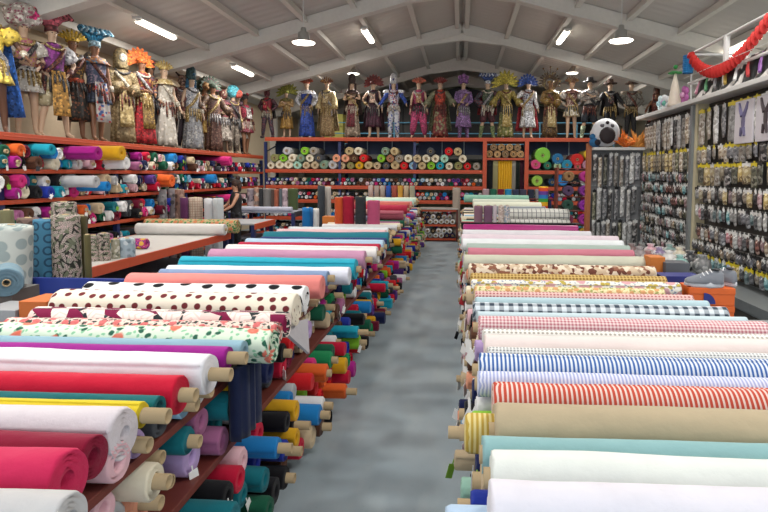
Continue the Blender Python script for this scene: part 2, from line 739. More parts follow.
def roll_mesh(L, r, rc, seed, nx=2, nr=14, rings=3, wob=0.03, axis='X', flap=0.0):
    key = (round(L, 2), round(r, 3), round(rc, 3), seed, nx, nr, rings, wob, axis, flap)
    if key in _rm:
        return _rm[key]
    rnd = random.Random(seed * 977 + int(L * 100))
    vs, fs, uv = [], [], []
    off = Vector((seed * 3.7, seed * 1.3, 0))
    ph = rnd.uniform(0, 2 * PI)

    def rad(t, x, k):
        sp = 1 - 0.055 * (1 - k / nr)
        n = noise.noise(Vector((x * 2.3, math.cos(t) * 1.2, math.sin(t) * 1.2)) + off)
        n2 = noise.noise(Vector((x * 9 + math.sin(t) * 2, math.cos(t) * 3.0, math.sin(t) * 3.0)) + off)
        return r * (sp + wob * 1.6 * n + wob * 0.5 * n2)

    W = nr + 1
    for i in range(nx + 1):
        x = -L / 2 + L * i / nx
        sag = wob * r * 0.8 * noise.noise(Vector((x * 1.7, 5.0, seed)))
        for k in range(W):
            t = 2 * PI * k / nr
            q = rad(t, x, k)
            e = 0.0
            if i in (0, nx):
                e = (1 if i else -1) * 0.012 * noise.noise(Vector((math.cos(t) * 2, math.sin(t) * 2, seed + i)))
            vs.append((x + e, q * math.cos(t + ph), q * math.sin(t + ph) + sag))
            uv.append((x + L / 2, t * r))
    for i in range(nx):
        for k in range(nr):
            fs.append((i * W + k, (i + 1) * W + k, (i + 1) * W + k + 1, i * W + k + 1))
        fs.append((i * W + nr, (i + 1) * W + nr, (i + 1) * W, i * W))
    for s, i in ((-1, 0), (1, nx)):
        base = i * W
        prev = [base + k for k in range(nr)]
        x = s * L / 2
        steps = []
        for j in range(1, rings + 1):
            rr = 1 - (1 - rc / r) * j / rings
            steps.append((rr, x + s * (0.010 if j % 2 else -0.006) * (1 + rnd.uniform(-.3, .5))))
        steps.append((rc / r * 0.98, x - s * 0.09))
        for (rr, xx) in steps:
            cur = []
            for k in range(nr):
                t = 2 * PI * k / nr
                q = r * rr
                cur.append(len(vs))
                vs.append((xx, q * math.cos(t + ph), q * math.sin(t + ph)))
                uv.append((xx + L / 2, t * q))
            for k in range(nr):
                k2 = (k + 1) % nr
                f = (prev[k], prev[k2], cur[k2], cur[k])
                fs.append(f if s < 0 else f[::-1])
            prev = cur
        fs.append(tuple(prev) if s < 0 else tuple(prev[::-1]))
    if flap:
        # loose end of cloth hanging from the top of the roll
        b = len(vs)
        m_ = 14
        for i in range(m_ + 1):
            x = -L / 2 + 0.03 + (L - 0.06) * i / m_
            for q in range(3):
                dz = r * 0.35 - q * flap / 2 * (1 + .5 * noise.noise(Vector((x * 6, q, seed))))
                yy = -r * (0.98 + 0.05 * q) - .008 * noise.noise(Vector((x * 8, q, seed + 4)))
                vs.append((x, yy, dz))
                uv.append((x + L / 2, dz))
        for i in range(m_):
            for q in range(2):
                a = b + i * 3 + q
                fs.append((a, a + 3, a + 4, a + 1))
    if axis == 'Y':
        vs = [(-y, x, z) for x, y, z in vs]
    elif axis == 'Z':
        vs = [(-z, y, x) for x, y, z in vs]
    me = bpy.data.meshes.new('fabric_roll')
    me.from_pydata(vs, [], fs)
    ul = me.uv_layers.new(name='UVMap')
    li = [0] * len(me.loops)
    me.loops.foreach_get('vertex_index', li)
    flat = []
    for i in li:
        flat += uv[i]
    ul.data.foreach_set('uv', flat)
    me.materials.append(COREM)
    finish(me, True)
    # keep the end faces crisp
    _rm[key] = me
    return me


_cm = {}


def core_mesh(half0, half1, rc, axis, n=14):
    key = (round(half0, 2), round(half1, 2), rc, axis, n)
    if key in _cm:
        return _cm[key]
    m = MB()
    M = {'X': Matrix.Rotation(PI / 2, 3, 'Y'), 'Y': Matrix.Rotation(-PI / 2, 3, 'X'), 'Z': Matrix.Identity(3)}[axis]
    ri = rc * 0.78
    prof = [(ri, half1 - .12), (ri, half1), (rc, half1), (rc, half0), (ri, half0), (ri, half0 + .12)]
    m.lathe([(1e-4, half1 - .12)] + prof + [(1e-4, half0 + .12)], n, M=M)
    _cm[key] = m.data('cardboard_core', [COREM], True)
    return _cm[key]


def tagmesh():
    if 'tag' not in _cm:
        m = MB()
        m.box((.004, 0, -.035), (.003, .045, .065))
        m.box((.002, 0, .005), (.003, .006, .03))
        _cm['tag'] = m.data('price_tag', [TAGM])
    return _cm['tag']


NROLL = [0]


def roll(c, L, r, mat, label, group, axis='X', ext=(0, 0), rc=0.028, seed=None, hi=0, wob=0.03,
         rz=0.0, rt=0.0, tagside=0, flap=0.0, cat='fabric roll', kind=None):
    NROLL[0] += 1
    sd = seed if seed is not None else NROLL[0] % 7
    nx, nr, rings = [(2, 12, 3), (12, 20, 4), (44, 40, 7)][hi]
    rc = min(rc, r * .6)
    me = roll_mesh(L, round(r, 3), rc, sd, nx, nr, rings, wob, axis, flap)
    o = bpy.data.objects.new('fabric_roll', me)
    col.objects.link(o)
    o.location = c
    if axis == 'X':
        o.rotation_euler = (0, rt, rz)
    elif axis == 'Y':
        o.rotation_euler = (rt, 0, rz)
    else:
        o.rotation_euler = (rt, rz, 0)
    o.material_slots[0].link = 'OBJECT'
    o.material_slots[0].material = mat
    if ext[0] or ext[1]:
        cme = core_mesh(-L / 2 - (ext[0] or -.05), L / 2 + (ext[1] or -.05), rc, axis, 12 if hi < 2 else 20)
        c_ = bpy.data.objects.new('cardboard_core', cme)
        col.objects.link(c_)
        c_.parent = o
    if tagside:
        t = bpy.data.objects.new('price_tag', tagmesh())
        col.objects.link(t)
        t.parent = o
        rr = random.Random(NROLL[0])
        if axis == 'X':
            t.location = (tagside * (L / 2 + .018), rr.uniform(-.5, .5) * r, rr.uniform(-.6, .2) * r)
            t.rotation_euler = (rr.uniform(-.5, .5), 0, rr.uniform(-.9, .9) + (0 if tagside > 0 else PI))
        elif axis == 'Y':
            t.location = (rr.uniform(-.5, .5) * r, -(L / 2 + .018), rr.uniform(-.6, .2) * r)
            t.rotation_euler = (rr.uniform(-.5, .5), 0, rr.uniform(-.6, .6) - PI / 2)
        t.material_slots[0].link = 'OBJECT'
        t.material_slots[0].material = TAGM if rr.random() < .68 else rr.choice(TAGC)
        if tagside < 0:
            t.scale = (1.2, 1.25, 1.3)
    tag(o, label, cat, group, kind)
    return o


CN = {  # colour names
    'crimson': 'c4163a', 'scarlet': 'd31f26', 'maroon': '6d1530', 'hot pink': 'd6307f', 'magenta': 'a81f86',
    'pale pink': 'e3b7c0', 'lilac': 'b59ccb', 'mauve': 'a8678f', 'purple': '5d3a86', 'navy': '1b2450',
    'royal blue': '2438a0', 'bright blue': '1f7fc4', 'turquoise': '1e9fb8', 'teal': '14707c', 'dark green': '175a42',
    'emerald': '1f8a55', 'lime': '86c232', 'yellow': 'e3c92c', 'golden yellow': 'd9a520', 'orange': 'e2652a',
    'peach': 'e9a181', 'brown': '5b3b2c', 'black': '15151a', 'white': 'e9e9ea', 'cream': 'e5dcc4',
    'beige': 'c9b595', 'light grey': 'b9babd', 'dark grey': '4a4d53', 'sky blue': '8fb9d6', 'mint green': 'a9d8c4'}


def P(n):
    return m_fabric(CN[n])


# ---------------------------------------------------------------- tables (shelved display tables)
BOARD = m_plain('6e3026', 0.55)
STEELB = m_plain('1d2b5c', 0.45)
ORANGE = m_plain('bf4d2b', 0.5)


def shelf_table(name, x0, x1, y0, y1, levels, label, cat, edge=None):
    t = empty(name, ((x0 + x1) / 2, (y0 + y1) / 2, 0))
    ox, oy = t.location.x, t.location.y
    for z in levels:
        m = MB()
        m.bx(x0 - ox, x1 - ox, y0 - oy, y1 - oy, z - .035, z)
        m.build('shelf_board', edge or BOARD, t, bevel=.004)
    n = max(2, int((y1 - y0) / 2.6) + 1)
    for i in range(n):
        for x in (x0 + .1, x1 - .1):
            yy = y0 + .04 + (y1 - y0 - .08) * i / (n - 1)
            m = MB()
            m.bx(x - .03 - ox, x + .03 - ox, yy - .03 - oy, yy + .03 - oy, 0, levels[-1] - .035)
            m.build('leg', STEELB, t)
    tag(t, label, cat)
    return t


LX = -1.12
shelf_table('display_table', -2.42, LX, 1.15, 9.3, (.14, .62, .95), 'long shelved table left of the aisle, heaped with fabric rolls, near end', 'display table')
shelf_table('display_table', -2.42, LX, 9.55, 15.0, (.14, .55, .93), 'farther shelved table left of the aisle under mint and red rolls', 'display table')
shelf_table('display_table', .14, 1.58, 1.15, 9.3, (.14, .55, .90), 'long shelved table right of the aisle covered with cotton print rolls', 'display table')
shelf_table('display_table', .14, 1.9, 9.6, 15.4, (.14, .55, .90), 'farther shelved table right of the aisle under grid-patterned rolls', 'display table')

# ---- left table, top layer. (y px of roll axis, radius, z, material, description, x right end, core ext, L, hi)
leafm = m_leaves('e4cdc6', ('2f3538', '3d4446', '7b1d44', 'f0e2dc'), 5.2, .24, .8)
rosem = m_floral('dccfc4', 'c8424c', '3c4440', 'd98d92', 30)
greenfl = m_floral('d5e2cf', 'd8442a', '2c5f4c', '8bbf9b', 14, .20, .20)
cowdots = m_dots('e9eaec', '17181c', 8.5, .235, .35, .8)
browndots = m_dots('e4dccb', '6b2b30', 14.0, .26, .35)
def tangent_y(px, py, z, r):
    """depth at which a roll of radius r lying at height z shows its top edge at this row"""
    d = ray(px, py)
    ta = -d.z / d.y
    ca = 1 / math.sqrt(1 + ta * ta)
    return (CAM.z - z - r / ca) / ta


def settle(rows, px0):
    out = []
    for q in rows:
        py, r, z = q[0], q[1], q[2]
        Y = tangent_y(px0, py, z, r)
        while out and math.hypot(Y - out[-1][0], z - out[-1][2]) < .97 * (r + out[-1][1]):
            if z > 1.045:
                z -= .005
            else:
                r -= .003
            if r < .035:
                break
            Y = tangent_y(px0, py, z, r)
        out.append((Y, r, z) + tuple(q[3:]))
    return out


LEFT_TOP = [
    # row of the top edge, r, z, mat, desc, px right end, core ext, flap
    (492, .070, 1.10, m_fabric('c9c8c9'), 'pale grey', 84, 0, 0),
    (449, .085, 1.125, m_fabric('d02a5a'), 'thick raspberry pink', 84, 0, 0),
    (433, .066, 1.10, m_fabric('8a1436'), 'maroon', 106, 0, 0),
    (407, .085, 1.11, m_fabric('dcd4da'), 'thick off-white', 134, 0, 0),
    (400.5, .045, 1.14, P('yellow'), 'thin yellow', 148, .10, 0),
    (394, .045, 1.135, m_fabric('14686e'), 'thin teal green', 163, 0, 0),
    (373, .075, 1.13, m_fabric('c91336'), 'bright red', 187, .07, .05),
    (350.5, .085, 1.13, m_fabric('ecebf0'), 'thick white', 216, .10, 0),
    (344, .050, 1.15, m_fabric('9a1f8c'), 'magenta purple', 230, .09, 0),
    (337.5, .055, 1.14, m_fabric('8fb3c4'), 'pale blue', 246, 0, 0),
    (325, .085, 1.14, greenfl, 'white and green rose print', 277, 0, 0),
    (318.5, .060, 1.15, rosem, 'small pink rose print', 280, 0, 0),
    (308, .070, 1.16, leafm, 'burgundy and grey leaf print', 290, 0, 0),
    (290, .098, 1.16, browndots, 'cream with brown polka dots', 300, 0, 0),
    (282, .085, 1.17, cowdots, 'white with big black spots', 308, 0, 0),
    (272, .085, 1.15, m_fabric('e58781'), 'coral pink', 324, 0, 0),
    (267.5, .060, 1.14, m_fabric('7f95b8'), 'slate blue', 328, .06, 0),
    (263.5, .070, 1.14, m_fabric('dfe2ef'), 'icy white', 350, 0, 0),
    (255, .090, 1.15, m_fabric('27a0b8'), 'bright turquoise', 357, .05, 0),
    (247, .085, 1.16, m_fabric('bd8aa8'), 'dusty mauve', 366, .07, 0),
    (243, .070, 1.15, m_fabric('eae7e6'), 'plain white', 377, .05, 0),
    (240.3, .065, 1.15, m_fabric('ae2342'), 'dark red', 380, .05, 0),
    (236.5, .075, 1.16, m_fabric('a9c3da'), 'powder blue', 384, .04, 0),
    (234.5, .055, 1.15, m_fabric('2d3f70'), 'thin navy', 386, 0, 0),
    (229, .095, 1.17, m_fabric('24707f'), 'thick dark teal', 389, .04, 0),
    (226.6, .065, 1.17, m_fabric('dfb9bc'), 'pale pink', 386, .04, 0),
    (224.5, .060, 1.15, m_fabric('d9dfe3'), 'cloudy white', 388, .04, 0),
]
LEFT_TOP = [q[:5] + (at_y(q[5], 174 + 560 * (1.95 - q[2]) / q[0], q[0] + .85 * q[1]).x,) + q[6:] for q in settle(LEFT_TOP, 120)]


def near_desc(lst, y):
    return min(lst, key=lambda q: abs(q[0] - y))[4]


rr = random.Random(3)
for i, (Y, r, z, mt, d, xr, ext, fl) in enumerate(LEFT_TOP):
    L = xr + 2.33 + rr.uniform(-.03, .03)
    o = roll((xr - L / 2, Y, z), L, r, mt, '', 'rolls along the top of the left table', ext=(0.04, ext), hi=2, wob=.045, seed=i + 20,
             rz=rr.uniform(-.012, .012), flap=fl)
    pv = LEFT_TOP[i - 1][4] if i else None
    o['label'] = ('%s fabric roll atop left table, behind the %s one' % (d, pv)) if pv else '%s fabric roll at the very front of left aisle table' % d

# ---- right table, top layer
stripeb = m_stripe('e2e7ef', '4068a8', .0185, .5)
striper = m_stripe('e8cfc8', 'c2503f', .0185, .42)
stripel = m_stripe('dcdff0', 'a6afd8', .015, .5)
RIGHT_TOP = [
    # ypx, r, z, mat, desc, xl, xr, ext
    (480, 0.095, 1.07, m_fabric('e6e4ee'), 'thick lavender white', .09, 1.70, 0),
    (452, 0.08, 1.07, m_fabric('e9eee9'), 'ivory white', .105, 1.70, .03),
    (437, 0.06, 1.07, m_fabric('8fb9bc'), 'grey teal', .09, 1.70, .03),
    (404, 0.095, 1.07, m_fabric('b9a98c'), 'thick khaki beige', .135, 1.70, .03),
    (384, 0.075, 1.07, striper, 'red and white striped', .145, 1.70, 0),
    (373, 0.055, 1.07, stripel, 'lavender and white striped', .09, 1.70, .03),
    (355.5, 0.075, 1.07, stripeb, 'blue and white striped', .10, 1.70, .04),
    (349, 0.045, 1.07, m_dots('dfe0df', '8b8d90', 60, .33), 'white speckled', .15, 1.70, 0),
    (336, 0.075, 1.07, m_fabric('ecdcd8'), 'pale blush', .14, 1.70, 0),
    (331, 0.04, 1.07, m_dots('e8e6e2', 'a9a59c', 42, .3), 'cream pin-dotted', .14, 1.70, 0),
    (317.5, 0.07, 1.07, m_gingham('e8d6d6', 'b56a76', .020), 'red gingham', .12, 1.70, .04),
    (313.5, 0.04, 1.07, m_fabric('c4d7df'), 'thin pale blue', .12, 1.70, 0),
    (304, 0.065, 1.07, m_gingham('dbe3ea', '3a4654', .060), 'black and white checked', .10, -724, 0),
    (298.5, 0.05, 1.07, m_fabric('b3cdd6'), 'light aqua', .12, -706, 0),
    (293, 0.045, 1.07, m_dots('ddb9b4', 'a45f62', 40, .3), 'dusty pink dotted', .12, -690, 0),
    (287.5, 0.05, 1.07, m_floral('e4d9ae', 'c98a55', '9aa060', 'd8b07a', 30), 'yellow floral', .12, -662, 0),
    (281, 0.06, 1.07, m_floral('e6e2d8', 'c98a96', 'b5a24c', '8795b0', 16), 'cream patchwork print', .10, -678, 0),
    (275, 0.055, 1.07, m_dots('c7ab6c', '8a6a38', 36, .36), 'mustard dotted', .10, -664, 0),
    (265, 0.075, 1.07, m_blotch('c9b59b', '6b4238', '8c5f4c', 'e0d3bf', 34, 1.0), 'brown leopard print', .09, -653, 0),
    (255.5, 0.09, 1.07, m_fabric('c6c6b4'), 'thick sage beige', .05, -645, 0),
    (249, 0.08, 1.07, m_fabric('c77b8c'), 'dusty rose', .10, -632, .03),
    (245, 0.07, 1.07, m_fabric('a9bab2'), 'grey green', .09, -628, 0),
    (240, 0.08, 1.07, m_fabric('e9eef0'), 'snow white', .04, -622, 0),
    (235.5, 0.08, 1.07, m_fabric('e7d7e0'), 'pale lilac pink', .03, -617, 0),
    (231, 0.08, 1.07, m_fabric('e8e6ec'), 'frosty white', .05, -590, 0),
    (225.5, 0.085, 1.07, m_satin('b3197c'), 'vivid magenta', .06, -577, 0),
    (223.5, 0.06, 1.08, P('black'), 'black', .03, -575, 0),
]
RIGHT_TOP = [q[:6] + (at_y(-q[6], 174 + 560 * (1.95 - q[2]) / q[0], q[0]).x if q[6] < 0 else q[6],) + q[7:] for q in settle(RIGHT_TOP, 600)]
for i, (Y, r, z, mt, d, xl, xr, ext) in enumerate(RIGHT_TOP):
    L = xr - xl
    o = roll(((xl + xr) / 2, Y, z), L, r, mt, '', 'rolls along the top of the right table', ext=(ext, .02), hi=2, wob=.04, seed=i + 60,
             rz=rr.uniform(-.010, .006))
    pv = RIGHT_TOP[i - 1][4] if i else None
    o['label'] = ('%s fabric roll atop right table, behind the %s one' % (d, pv)) if pv else '%s fabric roll end at the very front of right aisle table' % d

# ---- layers under the top rolls
VIV = ['crimson', 'scarlet', 'maroon', 'hot pink', 'magenta', 'mauve', 'purple', 'navy', 'royal blue', 'bright blue',
       'turquoise', 'teal', 'dark green', 'emerald', 'lime', 'golden yellow', 'orange', 'brown', 'black', 'white',
       'cream', 'beige', 'dark grey', 'black', 'crimson', 'white']


def pick(rnd, last, pool):
    while True:
        c = rnd.choice(pool)
        if c not in last:
            return c


def pile_row(side, y0, y1, z, pitch, r, xend, pool, fixed, where, group, top, rnd, hi_to=4.0, pcore=.5, ptag=.2, jit=.05, L=1.22):
    y = y0
    i = 0
    last = []
    while y < y1:
        c = fixed[i] if i < len(fixed) else pick(rnd, last[-3:], pool)
        last.append(c)
        r_ = r * rnd.uniform(.80, 1.06)
        xe = xend + rnd.uniform(-jit, jit) * 1.3
        ex = rnd.uniform(.04, .11) if rnd.random() < pcore else 0
        if side < 0:
            ex *= .45
        xc = xe - side * L / 2
        lab = '%s roll %s, below the %s one' % (c, where, near_desc(top, y))
        roll((xc, y, z - (r - r_)), L, round(r_, 2) if y > 4 else r_, P(c), lab, group, ext=(0, ex) if side > 0 else (ex, 0),
             hi=1 if y < hi_to else 0, wob=.06, tagside=side if rnd.random() < ptag else 0, rz=rnd.uniform(-.02, .02))
        y += pitch
        i += 1


rb = random.Random(11)
G1 = 'rolls packed under the top layer of the left table'
pile_row(1, 1.25, 9.2, 1.012, .150, .062, -1.13, VIV + ['cream', 'white', 'light grey'], ['light grey', 'pale pink', 'cream', 'pale pink', 'lilac', 'dark grey', 'sky blue', 'white', 'navy',
         'purple', 'sky blue', 'beige', 'cream', 'white', 'lilac'], 'on upper shelf of left table', G1, LEFT_TOP, rb, pcore=.65, jit=.025)
pile_row(1, 1.32, 9.2, .697, .168, .078, -1.18, VIV, ['teal', 'white', 'crimson', 'white', 'peach', 'lilac', 'lilac', 'mauve', 'teal', 'white', 'magenta', 'black', 'dark grey', 'crimson', 'maroon', 'scarlet', 'beige', 'black', 'brown'],
         'on middle shelf of left table', 'rolls on the middle shelf of the left table', LEFT_TOP, rb, pcore=.25, jit=.06)
pile_row(1, 1.40, 9.2, .826, .168, .070, -1.15, VIV, ['white', 'navy', 'pale pink', 'cream', 'sky blue', 'teal', 'mauve', 'teal', 'yellow', 'black', 'navy', 'black', 'black', 'scarlet', 'crimson', 'lilac', 'beige', 'cream'],
         'high on left middle shelf', 'rolls in the upper row of the middle shelf', LEFT_TOP, rb, pcore=.2, jit=.06)
PRE = ['teal', 'black', 'crimson', 'navy', 'white', 'purple', 'orange', 'dark green']
FLOORP = [
    (.205, -1.0, PRE + ['dark green', 'black', 'black', 'brown', 'crimson', 'beige', 'brown', 'black', 'lime', 'scarlet', 'orange', 'scarlet', 'crimson', 'magenta', 'dark green', 'crimson', 'bright blue', 'scarlet']),
    (.330, -1.03, PRE[::-1] + ['teal', 'royal blue', 'royal blue', 'golden yellow', 'black', 'bright blue', 'white', 'lime', 'scarlet', 'orange', 'hot pink', 'golden yellow', 'emerald', 'white', 'royal blue', 'lime', 'crimson']),
    (.455, -1.06, PRE[3:] + PRE[:3] + ['pale pink', 'bright blue', 'crimson', 'black', 'golden yellow', 'bright blue', 'light grey', 'scarlet', 'orange', 'hot pink', 'emerald', 'dark green', 'crimson', 'white', 'teal']),
]
nm = ['on the bottom row of left table', 'in the low pile of left table', 'in the lower pile of left table', 'just under middle shelf of left table']
gg = ['rolls in the bottom row of the left table', 'rolls in the second row of the left floor pile', 'rolls in the third row of the left floor pile', 'rolls in the fourth row of the left floor pile']
for i, (z, xe, fx) in enumerate(FLOORP[:3]):
    pile_row(1, 1.45 + .07 * (i % 2), 9.2, z + .012, .160, .070 if i < 3 else .055, xe, VIV, fx, nm[i], gg[i], LEFT_TOP, rb, pcore=.22, jit=.08, ptag=.12, hi_to=3.6)

PALE = ['cream', 'beige', 'white', 'pale pink', 'sky blue', 'light grey', 'brown', 'peach', 'crimson', 'lilac', 'black', 'mint green', 'white', 'cream', 'navy']
for i, (z, xe) in enumerate(((.965, .125), (.62, .10), (.745, .12), (.22, .06), (.35, .09))):
    w_ = ['on upper shelf of right table', 'on middle shelf of right table', 'high on right middle shelf', 'on the bottom row of right table', 'in the low pile of right table'][i]
    g_ = ['rolls packed under the top layer of the right table', 'rolls on the middle shelf of the right table', 'rolls in the upper row of the right middle shelf',
          'rolls in the bottom row of the right table', 'rolls in the second row of the right floor pile'][i]
    if i == 0:
        pile_row(-1, 1.74, 9.2, z, .150, .062, xe, PALE, ['beige', 'maroon', 'golden yellow', 'lime', 'white'], w_, g_, RIGHT_TOP, rb, pcore=.3, ptag=.9, jit=.05)
    else:
        pile_row(-1, 1.40, 9.2, z, .27, .070 if i < 4 else .065, xe, PALE, [], w_, g_, RIGHT_TOP, rb, pcore=.3, ptag=.85, jit=.06)

roll((-.02 + .6, 1.46, .975), 1.2, .075, m_fabric('b7d0ea'), 'powder blue fabric roll poking out lowest at the front of right table', None, hi=1)
roll((.05 + .6, 1.605, .955), 1.2, .055, P('royal blue'), 'small blue fabric roll tucked under the ivory roll of right table', None, hi=1, ext=(.05, 0))
# yellow striped short roll and big paper swing tags on the right table's aisle side
roll((.085, 1.93, 1.035), .10, .068, m_stripe('d9c98c', 'b89a45', .018, .5, 0), 'short gold-striped roll stub poking into the aisle beside the khaki roll', None, hi=1, ext=(.03, 0))

# ---- far left table
FL = [(10.9, .10, 1.13, 'ab5a6a'), (11.2, .08, 1.05, '5f7390'), (11.7, .10, 1.20, 'b3304a'), (12.2, .11, 1.22, 'c4645a'), (12.8, .10, 1.22, 'd88a86'),
      (13.4, .10, 1.25, 'b9d8cb'), (14.0, .10, 1.26, 'cfdcc8'), (14.6, .09, 1.22, 'c8a36a')]
nmz = ['rose', 'slate blue', 'cherry red', 'brick pink', 'salmon', 'mint', 'pale green', 'tan']
for i, (Y, r, z, h) in enumerate(FL):
    L = 1.25
    roll((-1.12 - L / 2, Y, z), L, r, m_fabric(h), '%s fabric roll on the far left table behind the standing rolls' % nmz[i], 'rolls on the far left table', hi=1, ext=(0, .05), wob=.04)
rc_ = random.Random(5)
for z, xe, g in ((.995, -1.08, 'top shelf'), (.62, -1.03, 'middle shelf'), (.75, -1.06, 'middle shelf'), (.215, -.95, 'bottom shelf'), (.36, -1.0, 'bottom shelf')):
    y = 9.7
    last = []
    while y < 14.9:
        c = pick(rc_, last[-2:], VIV + ['cream', 'beige', 'cream', 'light grey'])
        last.append(c)
        roll((xe + rc_.uniform(-.06, .06) - .65, y, z), 1.3, .07 if g != 'x' else .06, P(c), '%s fabric roll on the %s of the far left table' % (c, g), 'rolls on the %s of the far left table' % g,
             ext=(0, rc_.choice((0, .06))), tagside=rc_.choice((0, 1)))
        y += .30
# ---- far right table
grid = m_grid('dcdcd6', '6f7275', .085)
for (Y, r, z, mt, n, xl, xr) in ((10.4, .11, 1.02, grid, 'lower grid-checked white', .75, 2.0), (10.75, .13, 1.17, grid, 'upper grid-checked white', .75, 2.05),
                                (11.7, .09, 1.20, m_fabric('a3abb3'), 'grey', .6, 1.75), (12.3, .11, 1.24, m_fabric('e3e6d2'), 'pale cream', .3, 1.75),
                                (13.2, .09, 1.28, m_fabric('d8ddcd'), 'ecru', .3, 1.6), (14.2, .10, 1.33, m_fabric('8fc2ac'), 'mint green', .1, 1.7)):
    roll(((xl + xr) / 2, Y, z), xr - xl, r, mt, '%s fabric roll on the far right table' % n, 'rolls on the far right table', hi=1, wob=.04)
for z, xe in ((.97, .08), (.62, .07), (.75, .10), (.215, .03), (.36, .06)):
    y = 9.75
    last = []
    g = 'top shelf' if z > .9 else 'middle shelf' if z > .5 else 'bottom shelf'
    while y < 15.2:
        c = pick(rc_, last[-2:], PALE)
        last.append(c)
        roll((xe + rc_.uniform(-.06, .06) + .65, y, z), 1.3, .07, P(c), '%s fabric roll on the %s of the far right table' % (c, g), 'rolls on the %s of the far right table' % g,
             ext=(rc_.choice((0, .06)), 0), tagside=rc_.choice((0, -1)))
        y += .34


# ---- standing rolls
def stand(px0, px1, yt, Y, zb, mt, lab, group=None, lean=0.0, hi=1, r=None, rt=0.0, wob=.03):
    b_ = (px1 - px0) / 2 / 560 * Y
    a = at_y(px0, yt, Y + b_)
    b = at_y(px1, yt, Y + b_)
    r = r or (b.x - a.x) / 2
    L = a.z - zb
    return roll(((a.x + b.x) / 2, Y + r, zb + L / 2), L, r, mt, lab, group, axis='Z', ext=(0, .02), hi=hi, rz=lean, rt=rt, wob=wob)


for (a, b, yt, mt, n) in ((334.5, 343, 198, m_fabric('c9562d'), 'burnt orange'), (343, 354.5, 197, m_fabric('a51f38'), 'crimson'),
                          (355, 366, 197, m_fabric('34383c'), 'charcoal'), (367, 380, 201, m_fabric('bb5479'), 'rose pink')):
    stand(a, b, yt, 9.7, .93, mt, 'short %s fabric roll standing upright on left aisle table' % n, 'short rolls standing on the left table')
stand(452.5, 460.5, 188, 16.2, 0.0, m_fabric('a89c90'), 'tall beige fabric roll standing on the floor at the aisle end')
for i, (a, b, yt, h, n) in enumerate(((474, 483, 206, '8a6677', 'plum'), (483.5, 493, 206, '7d5c75', 'dark mauve'), (493, 497, 206, 'cfc4cc', 'thin white'),
                          (498, 504, 206, 'b9a59a', 'taupe print'), (504, 510, 206, '8e9fb2', 'blue print'))):
    stand(a, b, yt, 9.8, .90, m_fabric(h) if i < 3 else m_floral('dcd2cb', h, h, h, 20), 'short %s fabric roll standing on far right table' % n, 'short rolls standing on the right table')
# far counter with short standing rolls (left) and coloured ones (right)
shelf_table('counter', -2.7, -1.3, 15.5, 16.1, (.14, .7, 1.22), 'wooden counter with a row of short standing rolls before back rack', 'counter', m_plain('b0753c', .5))
x = -2.62
for i, (h, n) in enumerate((('b9a59f', 'taupe'), ('a3948c', 'stone'), ('a79c94', 'ash grey'), ('2f55a5', 'blue'), ('a3554a', 'brick'), ('d0a24a', 'mustard'), ('b8a78c', 'sand'), ('a8a690', 'sage'))):
    roll((x + .08, 15.8, 1.22 + .19), .38, .078, m_fabric(h), 'short %s roll standing on the wooden counter by back rack' % n, 'short rolls standing on the wooden counter', axis='Z', wob=.03)
    x += .168
shelf_table('counter', .5, 2.6, 15.7, 16.2, (.14, .75, 1.28), 'low dark counter carrying small coloured rolls right of the aisle', 'counter')
x = .62
for i, (h, n) in enumerate((('b09ba3', 'dusty pink'), ('2c6e58', 'green'), ('7b2335', 'burgundy'), ('2e8fc0', 'bright blue'), ('39405a', 'navy'), ('4a4a60', 'slate'), ('31384a', 'ink blue'), ('8d8f96', 'silver'), ('5a3a40', 'wine'))):
    roll((x + .1, 15.95, 1.28 + .12), .24, .10, m_fabric(h), 'stubby %s roll standing on the dark counter right of aisle' % n, 'stubby rolls on the dark counter', axis='Z')
    x += .21
# rainbow roll
o = stand(538.5, 548.5, 187, 15.0, .93, None or m_fabric('dddddd'), 'rainbow-striped fabric roll standing on far right table')
t = NT('rainbow_fabric')
xx = t.sep(t.uv())[0]
rp = t.n('ShaderNodeValToRGB')
rp.color_ramp.interpolation = 'CONSTANT'
cols = ['d6409a', 'e0522c', 'e8b21e', '3fa545', '2a7fc6', '6a3fa0', 'e0522c', 'e8b21e']
for i, c in enumerate(cols):
    e = rp.color_ramp.elements[i] if i < 2 else rp.color_ramp.elements.new(i / 8)
    e.position = i / 8
    e.color = hexc(c)
t.l(t.math('FRACT', t.math('MULTIPLY', xx, 1.3)), rp.inputs[0])
o.material_slots[0].material = t.fin(rp.outputs[0], .8)


